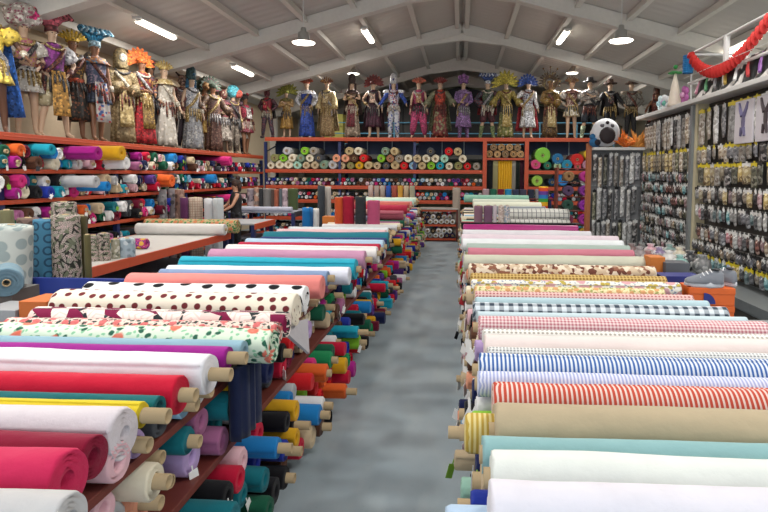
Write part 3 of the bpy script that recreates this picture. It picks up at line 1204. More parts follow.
# ---------------------------------------------------------------- storage racks
def rack(loc, label, uprights, levels, depth, along, posts_h, skip=()):
    t = empty('storage_rack', loc)
    for u in uprights:
        m = MB()
        for dd in (0.0, depth):
            p = (u, dd) if along == 'X' else (-dd, u)
            m.bx(p[0] - .04, p[0] + .04, p[1] - .04, p[1] + .04, 0, posts_h - .14)
        for k in range(int(posts_h / .6)):
            z0 = .2 + k * .6
            if along == 'X':
                m.bar((u, 0, z0), (u, depth, min(z0 + .5, posts_h - .2)), .03)
            else:
                m.bar((0, u, z0), (-depth, u, min(z0 + .5, posts_h - .2)), .03)
        m.build('upright', STEELB, t)
    for z in levels:
        for i in range(len(uprights) - 1):
            if (z, i) in skip:
                continue
            a, b = uprights[i], uprights[i + 1]
            for dd in (-.05, depth + .05):
                m = MB()
                if along == 'X':
                    m.bx(a, b, dd - .025, dd + .025, z - .11, z)
                    m.bx(a + .02, b - .02, dd - .03, dd + .03, z - .065, z - .045)
                else:
                    hb = .10 if z > 2.4 else .06
                    m.bx(-dd - .025, -dd + .025, a, b, z - hb, z)
                    m.bx(-dd - .03, -dd + .03, a + .02, b - .02, z - hb * .62, z - hb * .42)
                m.build('beam', ORANGE, t, bevel=.004)
            m = MB()
            if along == 'X':
                m.bx(a, b, -.02, depth + .02, z - .05, z - .02)
            else:
                m.bx(-depth - .02, .02, a, b, z - .05, z - .02)
            m.build('shelf_board', m_plain('5a4436', .7), t)
    tag(t, label, 'storage rack')
    return t


LZ = (.18, .64, 1.10, 1.565, 1.98, 2.47)
rack((-6.1, 0, 0), 'long orange and blue pallet rack along left wall carrying costumed mannequins on top', (4.6, 7.1, 9.6, 12.1, 14.6, 16.9), LZ, 1.05, 'Y', 2.47)
BZ = (.18, .62, 1.15, 1.58, 2.07, 3.04)
br = rack((0, 17.05, 0), 'orange and blue pallet rack across the back carrying costumed mannequins on top',
          (-6.0, -3.7, -1.4, .74, 1.95, 4.05, 6.4), BZ, 1.05, 'X', 3.04, skip=[(z, 3) for z in (1.58, 2.07)] + [(z, 5) for z in BZ[:-1]])
m = MB()
for i, (a, b) in enumerate(((-6.0, -3.75), (-3.65, -1.45), (-1.35, .7), (2.0, 4.0))):
    m = MB()
    m.bx(a, b, .95, .98, 2.56, 2.98)
    m.build('back_panel', m_plain('26365c', .6), br)
for x in (-5.2, -4.4, -3.0, -2.2, -.6, .1, 2.7, 3.4):
    m = MB()
    m.bx(x - .015, x + .015, .9, .94, 2.5, 2.98)
    m.build('panel_rail', m_plain('9fb0bd', .4), br)
m = MB()
m.bx(.74, 1.95, -.03, 1.0, 2.38, 2.44)
m.build('shelf_board', ORANGE, br)
for x in (.72, 1.97):
    m = MB()
    m.bx(x - .06, x + .06, -.09, -.03, 0.1, 2.95)
    m.build('post_cover', ORANGE, br)

# ---- rolls in the back rack seen end on
rd = random.Random(21)
CN.update({'olive': '8b8a58', 'sand': 'c2ae84', 'stone': '9a958c', 'dusty green': '7c9480', 'clay': 'a57558'})
CREAMS = ['olive', 'sand', 'sand', 'stone', 'stone', 'dusty green', 'clay', 'dark grey', 'olive', 'cream', 'cream', 'sand', 'cream', 'cream', 'beige', 'cream', 'light grey', 'lime', 'golden yellow', 'sky blue', 'cream', 'peach', 'turquoise', 'scarlet', 'brown', 'beige', 'mint green']
for lev in range(3):
    x = -5.85 + .13 * lev
    while x < .55:
        skip = (lev == 1 and rd.random() < .12) or (lev == 2 and (rd.random() < .55))
        if abs(x + 3.7) > .0 and not skip:
            r = rd.choice((.115, .125, .14)) if lev == 0 else .125
            c = rd.choice(CREAMS)
            roll((x, 17.55 - .05 * lev, 2.07 + r + .215 * lev), 1.0, r, P(c),
                 '%s roll end in %s row of the back rack upper shelf' % (c, ('bottom', 'second', 'top')[lev]), 'wide roll ends on the upper shelf of the back rack',
                 axis='Y', ext=(.02, 0), rc=.045, wob=.02)
        x += .275
# tan rolls in the box over the curtains
x = .90
for i, (dx, dz) in enumerate(((0, 0), (.24, 0), (.48, 0), (.72, 0), (.93, 0), (.12, .20), (.36, .20), (.60, .20), (.84, .20))):
    roll((.86 + dx, 17.5, 2.44 + .115 + dz), .95, .112, m_fabric(('a9865c', 'b8956a', '8e7458')[i % 3]), 'tan paper-like roll end in the box above yellow curtains',
         'tan roll ends above the curtains', axis='Y', ext=(.02, 0), rc=.04, wob=.02)
for (x, z, r, h, n) in ((2.45, 2.52, .24, '7fc14a', 'big lime green'), (2.9, 2.42, .17, '2f6f9e', 'blue'), (2.25, 2.25, .15, 'cf4f7e', 'pink'), (2.60, 2.22, .12, '27705a', 'dark green'),
                        (2.90, 2.20, .11, 'a9c7a0', 'pale green'), (3.18, 2.24, .16, '2f86a8', 'turquoise'), (3.48, 2.40, .19, 'c7302f', 'red'), (3.50, 2.20, .11, 'd55a6a', 'rose'), (3.78, 2.24, .15, 'b98aa0', 'mauve'),
                        (3.82, 2.55, .15, 'e2c22e', 'yellow'),
                        (2.30, 1.76, .17, '9ac653', 'light green'), (2.75, 1.72, .11, '1d3f63', 'navy'), (3.06, 1.80, .19, '2c7fc4', 'bright blue'), (3.42, 1.72, .12, '252830', 'black'), (3.72, 1.73, .14, 'aab0b4', 'silver')):
    roll((x, 17.5, z), .95, r, m_fabric(h), '%s roll end in the right bay of the back rack' % n, None, axis='Y', ext=(.02, 0), rc=.04, hi=1, wob=.02)

# ---- left rack rolls, nearest part one by one
LVIV = [q for q in VIV if q not in ('lime', 'orange', 'golden yellow', 'emerald', 'hot pink')] + ['hot pink', 'orange', 'black', 'black', 'white', 'white', 'dark grey', 'navy', 'beige', 'maroon', 'brown', 'white', 'light grey', 'sky blue', 'pale pink', 'cream', 'navy', 'royal blue', 'white', 'dark grey']
for (z, nm_) in ((1.98, 'top shelf'), (1.565, 'second shelf'), (1.10, 'third shelf')):
    for lev in range(2):
        y = 6.6 + .09 * lev
        last = []
        while y < (12.4 if z > 1.2 else 11.6):
            c = pick(rd, last[-3:], LVIV)
            last.append(c)
            r = rd.uniform(.078, .098)
            roll((-6.02 + rd.uniform(-.10, .10) - .5, y, z + .09 + .15 * lev + rd.uniform(-.01, .02)), 1.0, round(r, 2), P(c), '%s fabric roll end on %s of left rack' % (c, nm_),
                 'fabric rolls on the %s of the left rack' % nm_, tagside=1 if rd.random() < .75 else 0, ext=(0, .04) if rd.random() < .25 else (0, 0), wob=.12)
            y += .205
for (y, z, r, n, xe) in ((8.45, 2.24, .11, 'magenta', -5.62), (8.95, 2.26, .12, 'golden yellow', -5.55), (9.15, 2.10, .11, 'white', -5.6), (7.7, 2.26, .08, 'turquoise', -5.8),
                         (8.2, 1.80, .09, 'light grey', -5.5), (8.55, 1.72, .08, 'bright blue', -5.55), (10.9, 1.78, .13, 'orange', -5.75), (13.9, 2.24, .12, 'hot pink', -5.8), (13.1, 1.80, .11, 'bright blue', -5.85), (14.0, 1.30, .1, 'hot pink', -5.8)):
    roll((xe - .6, y, z), 1.2, r, P(n), 'thick %s roll jutting out of the left rack' % n, None, hi=1, wob=.08, ext=(0, 0))


# ---- the uncountable rest: far roll ends
def far_rolls(spots, name, label, group, axis):
    pal = sorted(set(LVIV))
    pal += ['black', 'dark grey', 'brown', 'navy', 'black', 'maroon', 'white', 'light grey', 'beige']
    m = MB()
    rn = random.Random(77)
    for (x, y, z, r) in spots:
        m.cur = rn.randrange(len(pal))
        n = 9
        L = .5
        M = Matrix.Rotation(PI / 2, 3, 'Y') if axis == 'X' else Matrix.Rotation(PI / 2, 3, 'X')
        m.lathe([(r * .8, -L), (r, L * .96), (r * .9, L), (r * .42, L * .99), (r * .40, L * .9), (1e-4, L * .9)], n, (x, y, z), M)
        if rn.random() < .5:
            m.cur = pal.index('white')
            if axis == 'X':
                m.box((x + L + .02, y, z - .03), (.004, .05, .06))
            else:
                m.lathe([(.03, L - .02), (.03, L + .03), (.02, L + .03), (.02, L - .02)], n, (x, y, z), M)
    o = m.build(name, [P(c) for c in pal], smooth=False)
    tag(o, label, 'fabric rolls', None, 'stuff')


sp = []
for z in (1.98, 1.565, 1.10, .64):
    for lev in range(2):
        y = (12.5 if z > 1.2 else 11.7 if z > 1 else 8.0)
        while y < 16.8:
            sp.append((-6.55 + rd.uniform(-.08, .08), y, z + .07 + .12 * lev, rd.uniform(.055, .075)))
            y += .15
far_rolls(sp, 'fabric_roll', 'countless small roll ends crammed on far shelves of left rack', None, 'X')
sp = []
for z in (1.58, 1.15, .62, .18):
    for lev in range(2):
        for (a, b) in ((-5.95, .6), (2.05, 3.95), (.8, 1.9)):
            if a == .8 and z > 1:
                continue
            x = a + .07 * lev
            while x < b:
                if not (a > 2 and z == 1.58):
                    sp.append((x, 17.5 + rd.uniform(-.03, .03), z + .065 + .11 * lev, rd.uniform(.05, .068)))
                x += .135
far_rolls(sp, 'fabric_roll', 'countless small roll ends filling lower shelves of back rack', None, 'Y')

# small white-topped rack at the aisle end
t = empty('shelf_unit', (-.62, 16.35, 0))
m = MB()
for z in (.10, .50, .93):
    m.bx(-.52, .52, -.3, .3, z - .06, z)
m.build('shelf_board', ORANGE, t)
m = MB()
m.bx(-.56, .56, -.33, .33, .93, .96)
m.build('top_board', m_plain('b9b6b0', .5), t)
for x in (-.53, .53):
    m = MB()
    m.bx(x - .025, x + .025, -.3, .3, 0, .93)
    m.build('side_panel', m_plain('5d2a24', .6), t)
tag(t, 'low orange shelf unit of white-cored black rolls at the aisle end', 'shelf unit')
for z in (.10, .50):
    for lev in range(2):
        for i in range(6 - lev):
            c = rd.choice(['black', 'white', 'white', 'navy', 'light grey', 'white'])
            roll((-.62 - .40 + .16 * i + .08 * lev, 16.35, z + .077 + .135 * lev), .6, .074, P(c), '%s roll end on %s shelf of low unit at aisle end' % (c, 'lower' if z < .3 else 'upper'),
                 'roll ends in the low orange unit', axis='Y', ext=(.04, 0), rc=.036, wob=.02).children[0].data.materials
# white inner tubes for that unit come from the shared cores

# hanging curtains in the open bay
for (x0, x1, h, n) in ((.80, .97, '20242a', 'black'), (.98, 1.12, 'ddd6a6', 'pale cream'), (1.13, 1.55, 'e8b81e', 'mustard yellow'), (1.56, 1.66, 'd8d4cc', 'ivory'), (1.67, 1.78, '23382e', 'dark green'), (1.79, 1.90, '5b1d3c', 'burgundy')):
    m = MB()
    ra, rb_ = [], []
    rows = []
    nn = 28
    for q in range(8):
        z = 2.36 - q * (2.36 - 1.2) / 7
        fr, bk = [], []
        for i in range(nn + 1):
            x = x0 + (x1 - x0) * i / nn
            d = .035 * math.sin(i * 1.35 + q * .15) * (1 + .1 * q)
            fr.append((x, d, z))
            bk.append((x, d + .012, z))
        rows.append(fr + bk[::-1])
    m.loft(rows)
    o = m.build('curtain', m_satin(h), smooth=True)
    o.location = (0, 17.12, 0)
    tag(o, '%s length of cloth hanging in the open bay of back rack' % n, 'hanging cloth', 'cloths hanging in the back rack')
# right column of wrapped packs by the accessory panel
for i in range(5):
    for j in range(2):
        z = .55 + i * .34
        h = ['b08a2a', '9a2f8a', '8a2f9a', '7a2f86', 'a5307a'][i]
        o = roll((2.55 + j * .32 * 0 + .02 + (.38 if j else 0), 13.6, z), .26, .13, m_fabric(h if j else ['39404a', '7a3550', '2f4f45', '54405e', '8a6a4a'][i]),
                 '%s wrapped bolt in the purple pack column beside accessory panel, %s stack' % (['golden', 'purple', 'violet', 'plum', 'magenta'][i] if j else ['grey', 'wine', 'green', 'dusk', 'tan'][i], 'right' if j else 'left'), None, axis='Y', wob=.05)
for x, h, lab in ((2.53, ORANGE, 'left'), ):
    t = empty('shelf_unit', (2.76, 13.75, 0))
    for i in range(6):
        m = MB()
        m.bx(-.42, .42, -.17, .17, .385 + i * .34, .405 + i * .34)
        m.build('shelf_board', BOARD, t)
    for xx in (-.44, .44):
        m = MB()
        m.bx(xx - .02, xx + .02, -.17, .17, 0, 2.12)
        m.build('side_panel', BOARD, t)
    tag(t, 'narrow red-brown shelf tower of wrapped bolts beside accessory panel', 'shelf unit')
# green and yellow cloth strip by the orange post
m = MB()
rows = []
for q in range(9):
    z = 2.5 - q * .19
    fr = [(.06 * math.sin(i * 1.1) * .4 + .0 + .02 * i, .03 * math.sin(i * 1.7 + q * .3), z) for i in range(9)]
    rows.append(fr + [(a, b + .012, c) for a, b, c in fr[::-1]])
m.loft(rows)
o = m.build('curtain', m_satin('6fae3a'), smooth=True, loc=(2.86, 12.4, 0))
tag(o, 'lime green cloth strip hanging left of the accessory panel', 'hanging cloth')
# ---------------------------------------------------------------- costumed mannequins
ARMS = {
    'down': [((.235, .02, 1.15), (.255, -.05, .90)), ((.235, .02, 1.15), (.255, -.05, .90))],
    'hips': [((.36, .06, 1.20), (.19, -.06, 1.02)), ((.36, .06, 1.20), (.19, -.06, 1.02))],
    'front': [((.25, .0, 1.16), (.10, -.22, 1.10)), ((.25, .0, 1.16), (.13, -.23, 1.05))],
    'crossed': [((.26, -.05, 1.18), (.0, -.20, 1.24)), ((.26, -.05, 1.20), (.02, -.17, 1.29))],
    'out': [((.33, .0, 1.20), (.42, -.14, 1.02)), ((.33, .0, 1.20), (.40, -.16, 1.06))],
    'mixed': [((.36, .05, 1.20), (.19, -.07, 1.03)), ((.24, .02, 1.15), (.28, -.10, .92))],
    'reach': [((.22, -.16, 1.18), (.14, -.38, 1.08)), ((.22, -.14, 1.18), (.16, -.36, 1.06))],
}
LEGS = {
    'straight': [((.10, -.01, .50), (.115, .02, .085)), ((.10, -.01, .50), (.115, .02, .085))],
    'stride': [((.10, -.07, .50), (.11, -.08, .085)), ((.11, .03, .50), (.13, .13, .085))],
    'wide': [((.15, -.02, .50), (.21, .02, .085)), ((.14, -.02, .50), (.19, .02, .085))],
}
_body = {}


def body_mesh(arms, legs):
    if (arms, legs) in _body:
        return _body[(arms, legs)]
    V, E, RD = [], [], []

    def add(p, r, par=None):
        V.append(p)
        RD.append(r)
        if par is not None:
            E.append((par, len(V) - 1))
        return len(V) - 1
    pel = add((0, 0, .95), (.135, .105))
    sp = add((0, 0, 1.12), (.115, .09), pel)
    ch = add((0, 0, 1.30), (.145, .105), sp)
    up = add((0, 0, 1.42), (.10, .08), ch)
    nk = add((0, .005, 1.51), (.05, .05), up)
    h1 = add((0, -.015, 1.60), (.068, .078), nk)
    h2 = add((0, -.005, 1.68), (.078, .092), h1)
    add((0, 0, 1.735), (.05, .06), h2)
    for s, k in ((-1, 0), (1, 1)):
        kn, an = LEGS[legs][k]
        a = add((s * .09, 0, .86), (.095, .095), pel)
        q = add((s * .095, -.005, .68), (.078, .08), a)
        b = add((s * kn[0], kn[1], kn[2]), (.055, .058), q)
        cf = add((s * (kn[0] * .6 + an[0] * .4), kn[1] * .6 + an[1] * .4 + .015, .36), (.052, .056), b)
        c = add((s * an[0], an[1], an[2]), (.033, .036), cf)
        f = add((s * (an[0] + .01), an[1] - .08, .04), (.036, .030), c)
        add((s * (an[0] + .02), an[1] - .16, .03), (.034, .020), f)
        sh = add((s * .165, 0, 1.425), (.055, .055), up)
        el, wr = ARMS[arms][k]
        e = add((s * el[0], el[1], el[2]), (.038, .038), sh)
        w_ = add((s * wr[0], wr[1], wr[2]), (.026, .022), e)
        E3, W3 = Vector((s * el[0], el[1], el[2])), Vector((s * wr[0], wr[1], wr[2]))
        d = (W3 - E3).normalized()
        sd = d.cross(Vector((s, 0, 0)))
        if sd.length < .3:
            sd = Vector((0, -1, 0))
        sd.normalize()
        pm = W3 + d * .06
        p_ = add(tuple(pm), (.030, .016), w_)
        for j, ln in ((-1.5, .055), (-.5, .07), (.5, .075), (1.5, .065)):
            a1 = pm + sd * .014 * j + d * .035
            bend = Vector((-s * .35, 0, -.2)) * ln * .5
            f1 = add(tuple(a1), (.0085, .0085), p_)
            add(tuple(a1 + d * ln + bend * .6), (.0065, .0065), f1)
        t1 = add(tuple(W3 + d * .03 - sd * .03), (.010, .010), p_)
        add(tuple(W3 + d * .075 - sd * .045), (.008, .008), t1)
    me = bpy.data.meshes.new('skeleton')
    me.from_pydata(V, E, [])
    o = bpy.data.objects.new('skeleton', me)
    col.objects.link(o)
    md = o.modifiers.new('skin', 'SKIN')
    md.use_smooth_shade = True
    for i, r in enumerate(RD):
        sv = me.skin_vertices[0].data[i]
        sv.radius = r
        sv.use_root = (i == 0)
    sb = o.modifiers.new('sub', 'SUBSURF')
    sb.levels = 1
    sb.render_levels = 1
    dg = bpy.context.evaluated_depsgraph_get()
    dg.update()
    ev = bpy.data.meshes.new_from_object(o.evaluated_get(dg))
    bpy.data.objects.remove(o)
    # face: nose, brow, ears, lips
    m = MB()
    vs = [tuple(v.co) for v in ev.vertices]
    fs = [tuple(p.vertices) for p in ev.polygons]
    m.add(vs, fs)
    m.add([(0, -.088, 1.655), (.012, -.085, 1.615), (-.012, -.085, 1.615), (0, -.112, 1.618)], [(0, 1, 3), (0, 3, 2), (1, 2, 3)])
    m.ball((0, -.084, 1.592), .016, 5, (1, .5, .45))
    for s in (-1, 1):
        m.ball((s * .078, .005, 1.635), .018, 5, (.4, .8, 1.3))
    m.cur = 1
    for s in (-1, 1):
        m.ball((s * .030, -.081, 1.648), .011, 5, (1.2, .5, .7))
    out = m.data('body', [COREM, m_plain('1d1a1a')], True)
    _body[(arms, legs)] = out
    return out


def ell(cx, cy, z, rx, ry, n=20, rip=0.0, k=7, ph=0.0):
    out = []
    for i in range(n):
        t = 2 * PI * i / n
        q = 1 + rip * math.sin(k * t + ph)
        out.append((cx + rx * q * math.cos(t), cy + ry * q * math.sin(t), z))
    return out


def cl(parent, m, name, mat, smooth=True):
    return m.build(name, mat, parent, smooth=smooth)


def garment_top(p, mat, low=.93, fit=1.0):
    m = MB()
    m.loft([ell(0, 0, z, rx * fit, ry * fit, 18, .03, 5, z * 9) for z, rx, ry in
            ((low, .168, .135), (1.02, .155, .122), (1.12, .145, .118), (1.24, .17, .135), (1.34, .185, .138), (1.42, .19, .12), (1.47, .13, .09), (1.50, .075, .07))])
    cl(p, m, 'bodice', mat)


def sleeves(p, arms, mat, r0=.078, r1=.06, r2=.05, frac=1.0, puff=0.0):
    for s, k in ((-1, 0), (1, 1)):
        el, wr = ARMS[arms][k]
        sh = Vector((s * .165, 0, 1.425))
        e = Vector((s * el[0], el[1], el[2]))
        w_ = Vector((s * wr[0], wr[1], wr[2]))
        m = MB()
        pts = [sh, sh.lerp(e, .35), e.lerp(sh, .3)]
        rr_ = [r0, r0 + puff, r1 + puff]
        if frac > .4:
            pts += [e, e.lerp(w_, .5), w_]
            rr_ += [r1 + puff * .4, (r1 + r2) / 2, r2]
        m.tube(pts, rr_, 12)
        cl(p, m, 'sleeve', mat)


def skirt(p, mat, z0=1.02, z1=.5, r0=.15, r1=.27, rip=.10, k=9, name='skirt', ry=.85):
    m = MB()
    rows = []
    for i in range(8):
        t = i / 7
        z = z0 + (z1 - z0) * t
        r = r0 + (r1 - r0) * (t ** .8)
        rows.append(ell(0, .0, z, r, r * ry, 44, rip * t, k, t * 1.3))
    rows += [ell(0, 0, z1, r1 * .93, r1 * ry * .93, 44, rip, k, 1.3), ell(0, 0, z1 + .3 * (z0 - z1), r0 * 1.05, r0 * ry * 1.05, 44)]
    m.loft(rows, cap=False)
    cl(p, m, name, mat)


def trousers(p, legs, mat, short=False, loose=1.0):
    m = MB()
    m.loft([ell(0, 0, z, rx, ry, 16) for z, rx, ry in ((.84, .16, .13), (.92, .168, .135), (1.0, .16, .125), (1.04, .15, .12))])
    for s, k in ((-1, 0), (1, 1)):
        kn, an = LEGS[legs][k]
        a, b, c = Vector((s * .085, 0, .90)), Vector((s * kn[0], kn[1], kn[2])), Vector((s * an[0], an[1], an[2] + .03))
        if short:
            m.tube([a, a.lerp(b, .5), b + Vector((0, 0, .04)), b], [.10, .105 * loose, .095 * loose, .07], 12)
        else:
            m.tube([a, a.lerp(b, .5), b, b.lerp(c, .5), c], [.105, .10 * loose, .08 * loose, .075 * loose, .055], 12)
    cl(p, m, 'trousers', mat)


def boots(p, legs, mat):
    for s, k in ((-1, 0), (1, 1)):
        kn, an = LEGS[legs][k]
        b, c = Vector((s * kn[0], kn[1], kn[2])), Vector((s * an[0], an[1], an[2]))
        m = MB()
        m.tube([b.lerp(c, .25) + Vector((0, .01, 0)), b.lerp(c, .6), c, Vector((s * (an[0] + .01), an[1] - .02, .03))], [.075, .062, .05, .05], 12)
        m.ball((s * (an[0] + .012), an[1] - .085, .042), .05, 6, (.9, 2.0, .82))
        cl(p, m, 'boot', mat)


def cape(p, mat, z0=1.46, z1=.25, w0=.2, w1=.36):
    m = MB()
    rows = []
    n = 24
    for i in range(8):
        t = i / 7
        z = z0 + (z1 - z0) * t
        wd = w0 + (w1 - w0) * t
        fr, bk = [], []
        for j in range(n + 1):
            a = PI * j / n
            x = math.cos(a) * wd
            y = .06 + math.sin(a) * (.10 + .12 * t) + .02 * t * math.sin(j * 1.6)
            fr.append((x, y, z))
            bk.append((x * 1.03, y + .014, z))
        rows.append(fr + bk[::-1])
    m.loft(rows)
    cl(p, m, 'cape', mat)


def tabard(p, mat, z0=1.05, z1=.35, wd=.10, name='front_panel'):
    m = MB()
    rows = []
    for i in range(6):
        t = i / 5
        z = z0 + (z1 - z0) * t
        y = -.145 - .07 * t
        fr = [(wd * (1 + .3 * t) * (j / 4 - 1), y - .012 * math.cos(j * 1.5), z) for j in range(9)]
        rows.append(fr + [(a, b + .012, c) for a, b, c in fr[::-1]])
    m.loft(rows)
    cl(p, m, name, mat)


def belt(p, mat, z=1.03, r=.165):
    m = MB()
    m.loft([ell(0, 0, z - .035, r, r * .82), ell(0, 0, z + .035, r, r * .82)])
    m.box((0, -r * .82, z), (.07, .03, .08))
    cl(p, m, 'belt', mat)


def collar(p, mat, r=.26, z=1.44, droop=.07, n=14):
    m = MB()
    vs = []
    rows = [ell(0, 0, z + .06, .07, .065, n * 2), ell(0, 0, z + .03, r * .6, r * .48, n * 2), ell(0, 0, z - droop, r, r * .78, n * 2, .08, n), ell(0, 0, z - droop - .012, r * .97, r * .75, n * 2, .08, n), ell(0, 0, z - .01, r * .55, r * .42, n * 2)]
    m.loft(rows, cap=False)
    cl(p, m, 'collar', mat)


def pauldrons(p, mat, r=.10):
    for s in (-1, 1):
        m = MB()
        m.ball((s * .21, 0, 1.44), r, 8, (1.25, 1, .7))
        m.box((s * .27, 0, 1.45), (.10, .06, .02), Matrix.Rotation(s * -.4, 3, 'Y'))
        cl(p, m, 'shoulder_piece', mat)


def blade(m, base, ang, L, wd, tilt=0.25, curl=.05):
    """one feather: a thin curved leaf standing in the XZ plane"""
    d = Vector((math.sin(ang), 0, math.cos(ang)))
    sd = Vector((math.cos(ang), 0, -math.sin(ang)))
    rows = []
    for t, q in ((0, .25), (.25, .7), (.55, 1.0), (.8, .8), (1.0, .1)):
        c = Vector(base) + d * (L * t) + Vector((0, tilt * L * t * t + curl * math.sin(t * 3), -.15 * L * t * t * abs(math.sin(ang))))
        hw = wd * q / 2
        rows.append([c - sd * hw, c + Vector((0, -.008, 0)), c + sd * hw, c + Vector((0, .008, 0))])
    m.loft(rows)


def headgear(p, kind, c1, c2):
    a, b = c1, c2
    if kind == 'feathers' or kind == 'bigfeathers':
        L = .27 if kind == 'feathers' else .40
        for q, mt in ((0, a), (1, b)):
            m = MB()
            n = 11
            for i in range(n):
                ang = (-1.75 + 3.5 * (i + .5 * q) / (n - 1 + .5))
                blade(m, (.06 * math.sin(ang), .02, 1.70 + .04 * math.cos(ang)), ang, L * (1 if q == 0 else .72), .10 if q == 0 else .08, .15 + .1 * q)
            cl(p, m, 'feather_fan', mt, False)
        m = MB()
        m.loft([ell(0, 0, 1.66, .094, .106), ell(0, 0, 1.74, .10, .108), ell(0, 0, 1.77, .06, .06)])
        cl(p, m, 'headband', a)
    elif kind == 'plumes':
        for q, mt in ((0, a), (1, b)):
            m = MB()
            for i in range(7):
                ang = -1.2 + 2.4 * (i + .4 * q) / 6
                pts = [(.05 * math.sin(ang), .03, 1.74), (.16 * math.sin(ang), .03 + .02 * q, 1.90), (.26 * math.sin(ang), -.03, 1.95), (.31 * math.sin(ang), -.07, 1.90)]
                m.tube(pts, [.03, .055, .06, .02], 7)
            cl(p, m, 'plume', mt)
        m = MB()
        m.loft([ell(0, 0, 1.67, .095, .107), ell(0, 0, 1.76, .088, .095), ell(0, 0, 1.78, .03, .03)])
        cl(p, m, 'cap', b)
    elif kind == 'crown' or kind == 'sunburst':
        m = MB()
        m.loft([ell(0, 0, 1.69, .10, .11), ell(0, 0, 1.75, .105, .115), ell(0, 0, 1.75, .08, .09)], cap=False)
        n = 9
        if kind == 'crown':
            for i in range(n):
                t = -1.3 + 2.6 * i / (n - 1)
                blade(m, (.09 * math.sin(t), .0 - .02, 1.72), t * .8, .20 - .03 * abs(t), .05, .05, 0)
        cl(p, m, 'crown', a, False)
        if kind == 'sunburst':
            m = MB()
            m.lathe([(.13, -.012), (.24, -.012), (.24, .012), (.13, .012), (.13, -.012)], 28, (0, .07, 1.72), Matrix.Rotation(PI / 2, 3, 'X'))
            for i in range(15):
                t = -1.9 + 3.8 * i / 14
                blade(m, (.22 * math.sin(t), .07, 1.72 + .22 * math.cos(t)), t, .14, .045, 0, 0)
            cl(p, m, 'halo', b, False)
            m = MB()
            for t in (-.5, 0, .5):
                m.tube([(.1 * math.sin(t), .07, 1.9), (.45 * math.sin(t), .05, 1.75 + .42 * math.cos(t))], [.012, .006], 6)
                m.ball((.46 * math.sin(t), .05, 1.76 + .43 * math.cos(t)), .03, 6)
            cl(p, m, 'quill', a)
    elif kind == 'turban':
        m = MB()
        m.ball((0, .01, 1.77), .14, 8, (1, 1.05, .72))
        for i in range(3):
            m.tube([(.13 * math.cos(t), .135 * math.sin(t), 1.72 + .045 * i + .02 * math.sin(3 * t)) for t in [2 * PI * j / 14 for j in range(15)]], .035, 6)
        cl(p, m, 'turban', a)
        m = MB()
        m.ball((0, -.02, 1.92), .075, 7)
        m.ball((0, -.14, 1.80), .03, 6)
        for s in (-1, 1):
            m.ball((s * .11, 0, 1.88), .06, 6)
        cl(p, m, 'puff', b)
    elif kind == 'hat':
        m = MB()
        m.lathe([(1e-3, 1.87), (.085, 1.86), (.105, 1.74), (.20, 1.725), (.21, 1.74), (.205, 1.715), (.10, 1.715), (.09, 1.72)], 22)
        cl(p, m, 'hat', a)
        m = MB()
        m.loft([ell(0, 0, 1.735, .112, .112), ell(0, 0, 1.775, .108, .108)])
        cl(p, m, 'hat_band', b)
    elif kind == 'tall':
        m = MB()
        m.loft([ell(0, 0, z, r, r * 1.05, 16, .03, 6, z * 20) for z, r in ((1.68, .10), (1.74, .11), (1.84, .115), (1.94, .10), (2.0, .06))])
        cl(p, m, 'headdress', a)
        m = MB()
        for s in (-1, 1):
            m.loft([ell(s * .10, .02, z, .035, .045, 10) for z in (1.45, 1.58, 1.70)])
        m.ball((0, -.11, 1.80), .035, 6)
        cl(p, m, 'lappet', b)
    elif kind == 'hood':
        m = MB()
        m.loft([ell(0, y, z, r, r * 1.1, 16, .03, 5, z * 8) for z, r, y in ((1.50, .14, .02), (1.60, .125, .035), (1.70, .13, .035), (1.80, .12, .03), (1.88, .07, .03), (1.90, .02, .03))])
        cl(p, m, 'hood', a)
        m = MB()
        m.ball((0, -.10, 1.70), .07, 7, (1, .5, 1.2))
        cl(p, m, 'mask', b)
    elif kind == 'mask':
        m = MB()
        m.ball((0, -.03, 1.66), .115, 8, (1, .95, 1.2))
        cl(p, m, 'mask', a)
        m = MB()
        for s in (-1, 1):
            m.tube([(s * .07, -.02, 1.76), (s * .14, 0, 1.84), (s * .13, 0, 1.94)], [.03, .02, .005], 7)
            m.ball((s * .045, -.125, 1.69), .024, 6)
        m.ball((0, -.13, 1.62), .03, 6, (1.6, .6, .5))
        cl(p, m, 'horn', b)
    elif kind == 'hair':
        m = MB()
        m.ball((0, .03, 1.71), .118, 8, (1, 1.0, 1))
        m.loft([ell(0, .07, z, r, r * .6, 14, .08, 5) for z, r in ((1.70, .115), (1.6, .12), (1.5, .12), (1.40, .08))])
        cl(p, m, 'hair', a)
        m = MB()
        m.ball((.08, -.02, 1.80), .04, 6)
        m.ball((.03, -.06, 1.82), .035, 6)
        cl(p, m, 'hair_flower', b)
    elif kind == 'flowerhead':
        m = MB()
        m.ball((0, .02, 1.84), .21, 9, (1.05, 1, .95))
        for i in range(9):
            t = i * .7
            m.ball((.17 * math.cos(t), .17 * math.sin(t), 1.80 + .08 * math.sin(i * 2)), .09, 6)
        cl(p, m, 'headdress', a)
        m = MB()
        for i in range(5):
            t = i * 2 * PI / 5
            m.ball((.10 + .045 * math.cos(t), -.17, 1.83 + .045 * math.sin(t)), .035, 6)
        m.ball((.10, -.20, 1.83), .022, 6)
        cl(p, m, 'flower', b)
    elif kind == 'balloon':
        m = MB()
        m.ball((0, 0, 1.76), .19, 10)
        cl(p, m, 'headdress', a)
        m = MB()
        m.ball((.10, -.10, 1.70), .13, 9)
        cl(p, m, 'ball', b)
    elif kind == 'lion':
        m = MB()
        for i in range(14):
            t = 2 * PI * i / 14
            blade(m, (.08 * math.sin(t), .02, 1.70 + .08 * math.cos(t)), t, .20, .10, -.1, 0)
        cl(p, m, 'mane', a, False)
        m = MB()
